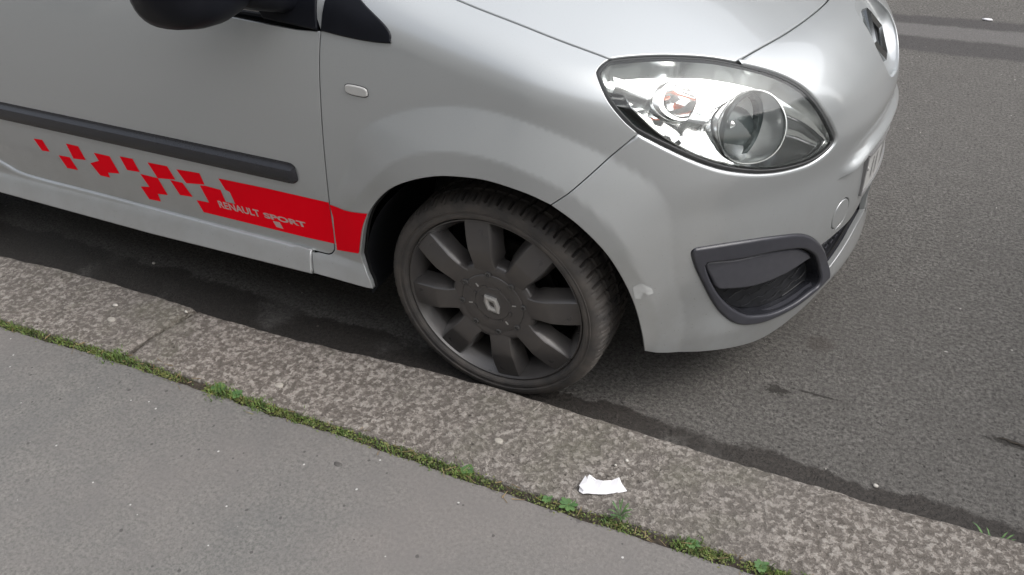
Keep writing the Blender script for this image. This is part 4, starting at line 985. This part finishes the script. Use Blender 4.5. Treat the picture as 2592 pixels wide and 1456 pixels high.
# ------------------------------------------------------------------ headlight
def headlight(side):
    mir=(lambda P:np.asarray(P)*np.array([1,-1,1])+np.array([0,2*YC,0])) if side<0 else (lambda P:np.asarray(P))
    def lf(name,rings,m,parent,closed=True,sharp=35,cap1=False):
        mb=MB(); mb.loft([[tuple(v) for v in mir(r_)] for r_ in rings],closed,False,cap1)
        if side<0: mb.F=[q[::-1] for q in mb.F]
        return mb.build(name,m,parent,sharp)
    H=offs(HLc,-.0); Hs=resample(H,.010); 
    def ins(d,off):
        q=offs(Hs,-d); P=side_pt(q); return P+N(P)*off
    root=tag(empty('headlight')); root.parent=car; 
    lf('seal',[ins(.000,-.016),ins(.000,-.0045),ins(.003,-.0025),(ins(.0055,-.0025)),ins(.0072,-.0045),ins(.0076,-.016)],m_rub,root)
    lens=sheet('lens',SIDE,[offs(Hs,-.0068)],m_lens,root,.012,-.0035,side,border=.008)
    wall_rings=[ins(.0075,-.010),ins(.011,-.03),ins(.020,-.055),ins(.034,-.075)]
    sheet('housing_floor',SIDE,[offs(Hs,-.030)],m_hldark,root,.02,-.075,side)
    # chrome bezel plate inside the white line
    line=cat(FE['hl_line'],False,5); 
    inner=[tuple(q) for q in offs(Hs,-.0085)]
    # polygon = the part of the inset outline on the front/upper side of the line
    k0=min(range(len(inner)),key=lambda i:(inner[i][0]-line[0][0])**2+(inner[i][1]-line[0][1]-.02)**2)
    k1=min(range(len(inner)),key=lambda i:(inner[i][0]-line[-1][0])**2+(inner[i][1]-line[-1][1])**2)
    n=len(inner); a=k1; seq=[]
    while True:
        seq.append(inner[a])
        if a==k0: break
        a=(a+1)%n
    seq2=[]; a=k1
    while True:
        seq2.append(inner[a])
        if a==k0: break
        a=(a-1)%n
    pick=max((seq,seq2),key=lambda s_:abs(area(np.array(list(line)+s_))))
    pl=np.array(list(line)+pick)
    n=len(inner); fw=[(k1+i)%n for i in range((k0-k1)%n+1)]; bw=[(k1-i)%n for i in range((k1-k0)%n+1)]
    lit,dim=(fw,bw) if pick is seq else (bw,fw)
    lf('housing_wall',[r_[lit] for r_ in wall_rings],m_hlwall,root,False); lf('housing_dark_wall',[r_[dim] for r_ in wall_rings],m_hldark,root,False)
    mo=cat(FE['hl_main'],True,4); ti=cat(FE['hl_turn_in'],True,4); to=cat(FE['hl_turn_out'],True,4)
    mo_=resample(mo,.008); ti_=resample(ti,.006)
    vlo=lambda q:np.array([min([h[1] for h in Hs if abs(h[0]-u_)<.02] or [Hs[:,1].min()]) for u_ in q[:,0]])
    dep=lambda q:-(.012+np.clip(.30*(q[:,1]-vlo(q)),0,.034))
    plate_=sheet('chrome_bezel',SIDE,[pl,offs(mo_,.003),offs(to,.0)],m_hlbase,root,.010,dep,side,border=.008)
    P=side_pt(resample(line,.006,False));Nn=N(P); 
    dl=dep(resample(line,.006,False))[:,None]; lf('bezel_rim',[P+Nn*-.075,P+Nn*dl,P+Nn*(dl+.004)],m_satchrome,root,False)
    mb=MB(); mb.tube([tuple(q) for q in mir(P+Nn*(dl+.004))],.0017,6); mb.build('bezel_edge',m_satchrome,root)
    # main beam: chrome tunnel from lens ring to the projector ring
    B=resample(mo,.009); PB=side_pt(B);NB=N(PB)
    ctr=PB.mean(0); ax=np.array([.93,-.36,.05]);ax/=np.linalg.norm(ax)
    e1=np.cross(ax,[0,0,1]);e1/=np.linalg.norm(e1);e2=np.cross(e1,ax)
    # direct hit of the projector ring centre, set back into the lamp
    pc=np.array([.493,.230,.737])
    ang=np.arctan2(((PB-pc)@e2),((PB-pc)@e1))
    def pr(rad,d): return pc+ax*d+np.outer(np.cos(ang),e1)*rad+np.outer(np.sin(ang),e2)*rad
    top=PB+NB*-.0145
    mid=(PB+NB*-.030)
    rings=[PB+NB*-.048,top]
    mix=[]
    for s_ in np.linspace(0,1,9):
        bl=.5-.5*math.cos(math.pi*s_); mix.append(top*(1-s_)+pr(.069,.004)*s_ + (ax*-.006*math.sin(math.pi*s_)))
    lf('main_beam_tunnel',[PB+NB*-.048]+mix,m_tunnel,root,True,70)
    mb=MB(); mb.tube([tuple(q) for q in mir(np.r_[top,top[:2]])],.0022,6); mb.build('main_beam_ring',m_satchrome,root)
    lf('projector_ring',[pr(.071,.0),pr(.0735,.010),pr(.071,.015),pr(.063,.011),pr(.061,-.01)],m_hldark,root,True,40)
    lf('reflector_bowl',[pr(.062,-.003),pr(.058,-.015),pr(.047,-.028),pr(.030,-.037),pr(.010,-.040)],m_milky,root,True,70,True)
    mb=MB(); cc=pc; mb.tube([tuple(mir([cc+ax*d])[0]) for d in (-.04,-.018,-.013,-.008)],[.006,.006,.009,.004],14); mb.build('bulb_cap',m_satchrome,root)
    # turn signal
    PO=side_pt(resample(to,.008)); NO=N(PO); PI=side_pt(ti_);NI=N(PI)
    lf('turn_signal_barrel',[PO+NO*-.075,PO+NO*-.040,PO+NO*-.026],m_satchrome,root)
    # rim between barrel and bowl
    m_=min(len(PO),len(PI)); 
    A=cat(FE['hl_turn_in'],True,4); Bq=cat(FE['hl_turn_out'],True,4)
    pa=side_pt(A);na=N(pa);pb=side_pt(Bq);nb=N(pb)
    lf('turn_signal_rim',[pb+nb*-.027,(pb*.5+pa*.5)+na*-.022,pa+na*-.023,pa+na*-.028],m_satchrome,root)
    cI=pa.mean(0); axt=np.array([.62,-.62,.48]);axt/=np.linalg.norm(axt)
    dp=cI-axt*.062+np.array([-.020,.006,.0])
    rr=[pa+na*-.026]
    for s_ in np.linspace(.15,1,7):
        k=(1-s_*s_)**.5*.9+.10 if s_<1 else .12
        rr.append(cI+(pa-cI)*k+(dp-cI)*s_+na*-.026*(1-s_))
    lf('turn_signal_bowl',rr,m_chrome,root,True,70,True)
    mb=MB(); q=[dp+axt*d for d in (0,.012,.024,.032,.036)]; mb.tube([tuple(mir([x])[0]) for x in q],[.003,.004,.0042,.003,.001],14); mb.build('amber_bulb',m_orange,root)
    # horizontal satin bar behind the turn signal
    w0=np.array(FE['hl_turn_out'][1]);w1=np.array(FE['hl_turn_out'][0])
    L_=lambda uv,o:(lambda p_:(p_+N(p_)*o)[0])(side_pt([uv]))
    bl0=(FE['hl_line'][0][0]-.002,FE['hl_line'][0][1]+.028)
    qa=[L_((w0[0],w0[1]+.004),-.030),L_((bl0[0]+.012,bl0[1]+.014),-.026),L_((bl0[0]+.014,bl0[1]-.010),-.026),L_((w1[0],w1[1]+.012),-.030)]
    lf('signal_bar',[[q_ for q_ in qa],[q_-N(np.array([q_]))[0]*.05 for q_ in qa]],m_satchrome,root,True,30)
    mb=MB(); mb.F.append((0,1,2,3)); mb.V=[tuple(v) for v in mir(qa)]; mb.build('signal_bar_face',m_satchrome,root)
    for k,(dv,du) in enumerate(((-.022,.030),(-.046,.020))):
        a_=(FE['hl_line'][0][0]+du-.004,FE['hl_line'][0][1]+dv+.02); b_=(a_[0]-.034,a_[1]-.010)
        mb=MB(); mb.tube([tuple(mir([L_(np.array(a_)*(1-s_)+np.array(b_)*s_,-.045)])[0]) for s_ in np.linspace(0,1,5)],[.0012,.003,.003,.003,.0012],8); mb.build('housing_step',m_satchrome,root)
    return root
headlight(1); headlight(-1)
# ------------------------------------------------------------------ wheels
ZC=.288
def wheel(loc,rot,side=1):
    root=empty('wheel',loc); root.parent=car; root.rotation_euler=(0,0,0 if side>0 else math.pi)
    # tyre (axis y, outer face towards -y)
    prof=[(.010,.234),(.002,.2385),(-.006,.2415),(-.0085,.246),(-.0085,.252),(-.0065,.2555),(-.0078,.2585),(-.0092,.2597),(-.0078,.261),(-.0082,.263),(-.0075,.270),(-.003,.279),(.004,.2845),(.012,.2880),(.022,.2902),(.034,.2914),(.0405,.2918),(.0425,.286),(.048,.286),(.050,.2922),(.066,.2928),(.090,.293),(.092,.286),(.098,.286),(.100,.293),(.124,.2928),(.140,.2922),(.142,.286),(.148,.286),(.150,.2916),(.168,.290),(.180,.286),(.187,.279),(.191,.268),(.190,.250),(.183,.238)]
    n=420; V=[]
    for i in range(n):
        for k,(y,r_) in enumerate(prof):
            sh=0
            if 11<=k<=31:
                ph=(i+int(60*abs(y-.02)))%7
                inn=r_
                if ph==0: sh=.0085 if k>12 else .003
                elif ph==4 and 12<=k<=14 : sh=.004 
            a=2*math.pi*i/n; rr=r_-sh
            x,z=rr*math.cos(a),rr*math.sin(a)
            if z<-ZC+.0005: z=-ZC+.0005
            V.append((x,y,z))
    m=len(prof); Fc=[(i*m+k,i*m+k+1,((i+1)%n)*m+k+1,((i+1)%n)*m+k) for i in range(n) for k in range(m-1)]
    ty=mesh_obj('tyre',V,Fc,m_tyre,root,None,True,28)
    def lathe(name,pf,mm,parent,n=96,sharp=35):
        V=[];m=len(pf)
        for i in range(n):
            a=2*math.pi*i/n
            for y,r_ in pf: V.append((r_*math.cos(a),y,r_*math.sin(a)))
        return mesh_obj(name,V,[(i*m+k,i*m+k+1,((i+1)%n)*m+k+1,((i+1)%n)*m+k) for i in range(n) for k in range(m-1)],mm,parent,None,True,sharp)
    rim=lathe('rim',[(.012,.2372),(.005,.2372),(.001,.2350),(.0005,.2325),(.004,.2310),(.014,.2255),(.030,.2150),(.042,.2095),(.060,.206),(.17,.204),(.175,.225)],m_rim,root,128)
    lathe('bead_gap',[(.012,.2395),(.0065,.2380),(.0065,.2366),(.012,.236)],m_void,root)
    V=[];Fc=[]
    sp=[(.080,.034,.0058),(.092,.0322,.0034),(.104,.0300,.0005),(.116,.0288,-.0022),(.130,.0292,-.0044),(.148,.0305,-.0062),(.157,.0314,-.0068),(.1605,.0318,-.0062),(.175,.0326,-.0042),(.195,.0330,-.0010),(.215,.0328,.0032),(.2300,.0322,.0064)]
    spoke_me=None
    for j in range(8):
        a0=R(97.5-45*j)
        if spoke_me is None:
            mb=MB();rings=[]
            for r_,w,y in sp:
                dl=1 if r_>.12 else .5
                rings.append([(r_,yy,ww) for ww,yy in ((-w-.014*dl,y+.044),(-w-.0055*dl,y+.016),(-w,y+.0030),(-w+.0024,y+.0006),(-w*.5,y),(w*.5,y),(w-.0024,y+.0006),(w,y+.0030),(w+.0055*dl,y+.016),(w+.014*dl,y+.044))])
            mb.loft(rings,False,False,False); s0=mb.build('spoke',m_rim,rim,24); spoke_me=s0.data
        else: s0=link(bpy.data.objects.new('spoke',spoke_me),rim)
        s0.rotation_euler=(0,-a0,0)
    # hub: web disc with scalloped edge, domed cap
    n=160;mb=MB();rings=[]
    for q,(rr,y) in enumerate(((.084,.0042),(.093,.0026),(.102,.0022),(.108,.0040),(.1130,.0100),(.1155,.020),(.112,.045))):
        rg=[]
        for i in range(n):
            a=2*math.pi*i/n; sc_=0
            rg.append(((rr+sc_)*math.cos(a),y,(rr+sc_)*math.sin(a)))
        rings.append(rg)
    mb.loft(rings); mb.build('hub',m_rim,rim,50)
    lathe('cap_groove',[(.0062,.0865),(.0046,.0860),(.0046,.0838),(.0062,.0832)],m_void,rim,80)
    cap=lathe('centre_cap',[(.012,.0838),(.0035,.0835),(.0020,.0820),(.0014,.070),(.0012,.056),(.0016,.0545),(.0016,.0475),(.0005,.046),(.0005,.034),(.0012,.032),(.0010,.0001)],m_rim,root,96)
    cm=None
    for j in range(8):
        if cm is None:
            tk=MB(); aa=np.linspace(-.14,.14,5); tk.loft([[(r_*math.cos(q),y,r_*math.sin(q)) for r_,y in ((.0475,.0018),(.0475,-.0004),(.0540,-.0004),(.0540,.0018))] for q in aa],True,True,True)
            s0=tk.build('cap_mark',m_rim,None,30); s0.parent=rim; cm=s0.data
        else: s0=link(bpy.data.objects.new('cap_mark',cm),rim)
        s0.rotation_euler=(0,-math.pi*(j+.5)/4,0)
    tk=MB()
    for j in range(4):
        a=R(10+90*j+(28 if j%2 else 0)); c_,s_=math.cos(a),math.sin(a)
        for (r0_,r1_,w_) in ((.056,.066,.0011),):
            P=[(r0_,-w_),(r0_,w_),(r1_,w_),(r1_,-w_)]
            tk.loft([[(c_*r_-s_*w,y,s_*r_+c_*w) for r_,w in P] for y in (.0016,-.0010)],True,False,True)
    tk.build('cap_ticks',m_logo,cap,30)
    scm=None
    for a in (94,50,7,-41,-82,-127,-172,146):
        aa=R(a)
        if scm is None:
            mb=MB(); 
            mb.loft([[(rr*math.cos(q),y,rr*math.sin(q)) for q in np.linspace(0,2*math.pi,14,endpoint=False)] for rr,y in ((.0080,.004),(.0080,-.0008),(.0064,-.0020),(.0046,-.0020),(.0040,.0006),(.0020,.0006),(.0016,-.0010))],True,False,True)
            s0=mb.build('wheel_screw',m_screw,rim,30); scm=s0.data
        else: s0=link(bpy.data.objects.new('wheel_screw',scm),rim)
        s0.location=(.0848*math.cos(aa),.0010,.0848*math.sin(aa))
    # raised bosses beside three screws
    # diamond logo
    q=R(-52); ca,sa=math.cos(q),math.sin(q)
    def dia(hl_,hw,y): return [(ca*a-sa*b_,y,sa*a+ca*b_) for a,b_ in ((hl_,0),(hl_*.55,hw*.62),(-hl_*.28,hw),(-hl_,0),(-hl_*.55,-hw*.62),(hl_*.28,-hw))]
    mb=MB(); mb.loft([dia(.0305,.0225,.0012),dia(.0300,.0220,-.0035),dia(.022,.0158,-.0056),dia(.0125,.0078,-.0034),dia(.0118,.0072,.0004)]); mb.build('diamond_logo',m_logo,cap,18)
    lathe('brake_disc',[(.085,.06),(.085,.135),(.10,.135)],m_disc,root,64)
    lathe('wheel_inside',[(.16,.001),(.16,.206)],m_void,root,48)
    mb=MB(); mb.box(-.02,.04,.075,.13,.10,.16); cb=mb.build('brake_caliper',m_screw,root,30); cb.rotation_euler=(0,R(-115),0)
    return root
wheel((0,0,ZC),0); 
wheel((-2.367,0,ZC),0)
wheel((0,2*YC,ZC),0,-1); wheel((-2.367,2*YC,ZC),0,-1)
# arch liners
def liner(cx,side):
    mb=MB(); rings=[]
    aa=np.linspace(R(-6),R(187),40); 
    def ring(y,rr): return [(cx+.013+rr*math.cos(a),y,.27+rr*math.sin(a)) for a in aa]
    yo=-.018
    rings=[[(cx+.013+(.374)*math.cos(a),yo+.012+(.080*max(0,math.cos(a))**2.2 if cx>-1 else .01),.27+.374*math.sin(a)) for a in aa],ring(.10,.378),ring(.24,.378),ring(.33,.372),ring(.335,.05)]
    if side<0: rings=[[(x,2*YC-y,z) for x,y,z in r_] for r_ in rings]
    mb.loft(rings,False); mb.build('arch_liner',m_black if cx>-1 else m_black,car,50)
liner(0,1); liner(-2.367,1); liner(0,-1); liner(-2.367,-1)
# floor pan, so no daylight comes through from below
mb=MB(); mb.box(-2.8,-.42,.06,1.54,.20,.23); mb.box(-.42,.45,.36,1.24,.20,.23); mb.box(.44,.60,.42,1.18,.19,.21); mb.box(-.45,-.44,.05,1.55,.23,.9); mb.box(.1,.11,.36,1.24,.23,.75); mb.build('floor_pan',m_void,car,30)
# ------------------------------------------------------------------ glasshouse
def quadstrip(name,rows,m,parent,sharp=60): 
    mb=MB(); mb.loft(rows,False); return mb.build(name,m,parent,sharp)
bl=[(-.42,.050,.925),(-.75,.035,.936),(-1.2,.030,.952),(-1.78,.035,.958)]
tl=[(-.98,.235,1.40),(-1.15,.25,1.425),(-1.45,.255,1.435),(-1.80,.255,1.43)]
for s_ in (1,-1):
    mm=(lambda P:[(x,y if s_>0 else 2*YC-y,z) for x,y,z in P])
    md=[tuple(np.array(a)*.5+np.array(b_)*.5+np.array([0,-.012,0])) for a,b_ in zip(bl,tl)]
    w=quadstrip('side_window',[mm(bl),mm(md),mm(tl)],m_glass,rdoor if s_>0 else d_)
    mb=MB(); mb.tube(mm([(-.50,.100,1.00),(-.72,.175,1.185),tl[0],(-1.2,.26,1.45),(-1.8,.27,1.455),(-2.5,.29,1.42)]),.035,10); mb.build('roof_pillar',m_paint,car,60)
    quadstrip('rear_side_window',[mm([(-1.82,.045,.962),(-2.7,.07,.97)]),mm([(-1.84,.255,1.43),(-2.55,.28,1.38)])],m_glass,car)
    mb=MB(); mb.tube(mm([(-.44,.030,.925),(-.75,.026,.936),(-1.2,.022,.951),(-1.8,.026,.957)]),.007,8); mb.build('window_sill_trim',m_satin,rdoor if s_>0 else d_)
quadstrip('windscreen',[[(-.46,.11,.99),(-.36,.45,1.08),(-.33,.8,1.115),(-.36,1.15,1.08),(-.46,1.49,.99)],[(-1.0,.26,1.42),(-.93,.5,1.455),(-.91,.8,1.465),(-.93,1.1,1.455),(-1.0,1.34,1.42)]],m_glass,car)
quadstrip('roof',[[(-1.0,.27,1.43),(-.93,.5,1.46),(-.91,.8,1.47),(-.93,1.1,1.46),(-1.0,1.33,1.43)],[(-1.7,.27,1.455),(-1.7,.5,1.49),(-1.7,.8,1.50),(-1.7,1.1,1.49),(-1.7,1.33,1.455)],[(-2.55,.29,1.41),(-2.6,.5,1.44),(-2.62,.8,1.45),(-2.6,1.1,1.44),(-2.55,1.31,1.41)]],m_paint,car)
quadstrip('rear_window',[[(-2.86,.12,.95),(-2.9,.8,.97),(-2.86,1.48,.95)],[(-2.56,.30,1.40),(-2.62,.8,1.44),(-2.56,1.30,1.40)]],m_glass,car)
mb=MB(); mb.box(-1.15,-.95,.30,.75,.45,1.1); mb.box(-1.15,-.95,.85,1.3,.45,1.1); mb.box(-.85,-.43,.15,1.45,.80,.93); mb.build('seats_and_dashboard',m_void,car,40)
# ------------------------------------------------------------------ mirrors
def mirror(side):
    root=empty('wing_mirror'); root.parent=rdoor if side>0 else d_
    # foot covering the front corner of the window
    fq=[tuple(q) for q in FE['foot']]; ft=fq[:5]+[(fq[4][0],fq[4][1]+.05),(fq[5][0],fq[5][1]+.05)]
    panel('mirror_foot',SIDE,[np.array(ft)],m_satin,root,.012,.005,.004,side=side,gap=.0004,wall=.006)
    mb=MB(); rings=[]; n=28
    c=np.array([-.575,-.145,1.045]); 
    for t_,(hx,hz,yy) in enumerate(((.012,.012,-.108),(.050,.045,-.100),(.085,.068,-.078),(.105,.080,-.035),(.112,.084,.01),(.105,.076,.055),(.088,.060,.085),(.070,.045,.115),(.062,.042,.165),(.070,.048,.225))):
        rg=[]
        for i in range(n):
            a=2*math.pi*i/n; cx,sz=math.cos(a),math.sin(a)
            cx=math.copysign(abs(cx)**.75,cx); sz=math.copysign(abs(sz)**.75,sz)
            sh=.055*max(0,(yy-.04)/.18)
            rg.append((c[0]+hx*cx+sh*1.0-.02*sz*0,c[1]+yy,c[2]+hz*sz-.035*max(0,(yy-.05)/.18)))
        rings.append(rg)
    mb.loft(rings,True,True,True)
    if side<0: mb.V=[(x,2*YC-y,z) for x,y,z in mb.V]; mb.F=[q[::-1] for q in mb.F]
    o=mb.build('mirror_housing',m_satin,root,60)
    mb=MB(); rr=[]
    for yy,xa,xb,za,zb in ((-.075,-.60,-.47,.985,1.08),(-.03,-.585,-.445,.962,1.075),(.02,-.575,-.43,.945,1.07),(.075,-.57,-.425,.930,1.06)):
        xm,zm,hx,hz=(xa+xb)/2,(za+zb)/2,(xb-xa)/2,(zb-za)/2
        rr.append([(xm+hx*math.copysign(abs(math.cos(a))**.5,math.cos(a)),yy if side>0 else 2*YC-yy,zm+hz*math.copysign(abs(math.sin(a))**.5,math.sin(a))) for a in np.linspace(0,2*math.pi,24,endpoint=False)])
    mb.loft(rr,True,True,True)
    if side<0: mb.F=[q[::-1] for q in mb.F]
    mb.build('mirror_arm',m_satin,root,60)
    return root
mirror(1); mirror(-1)
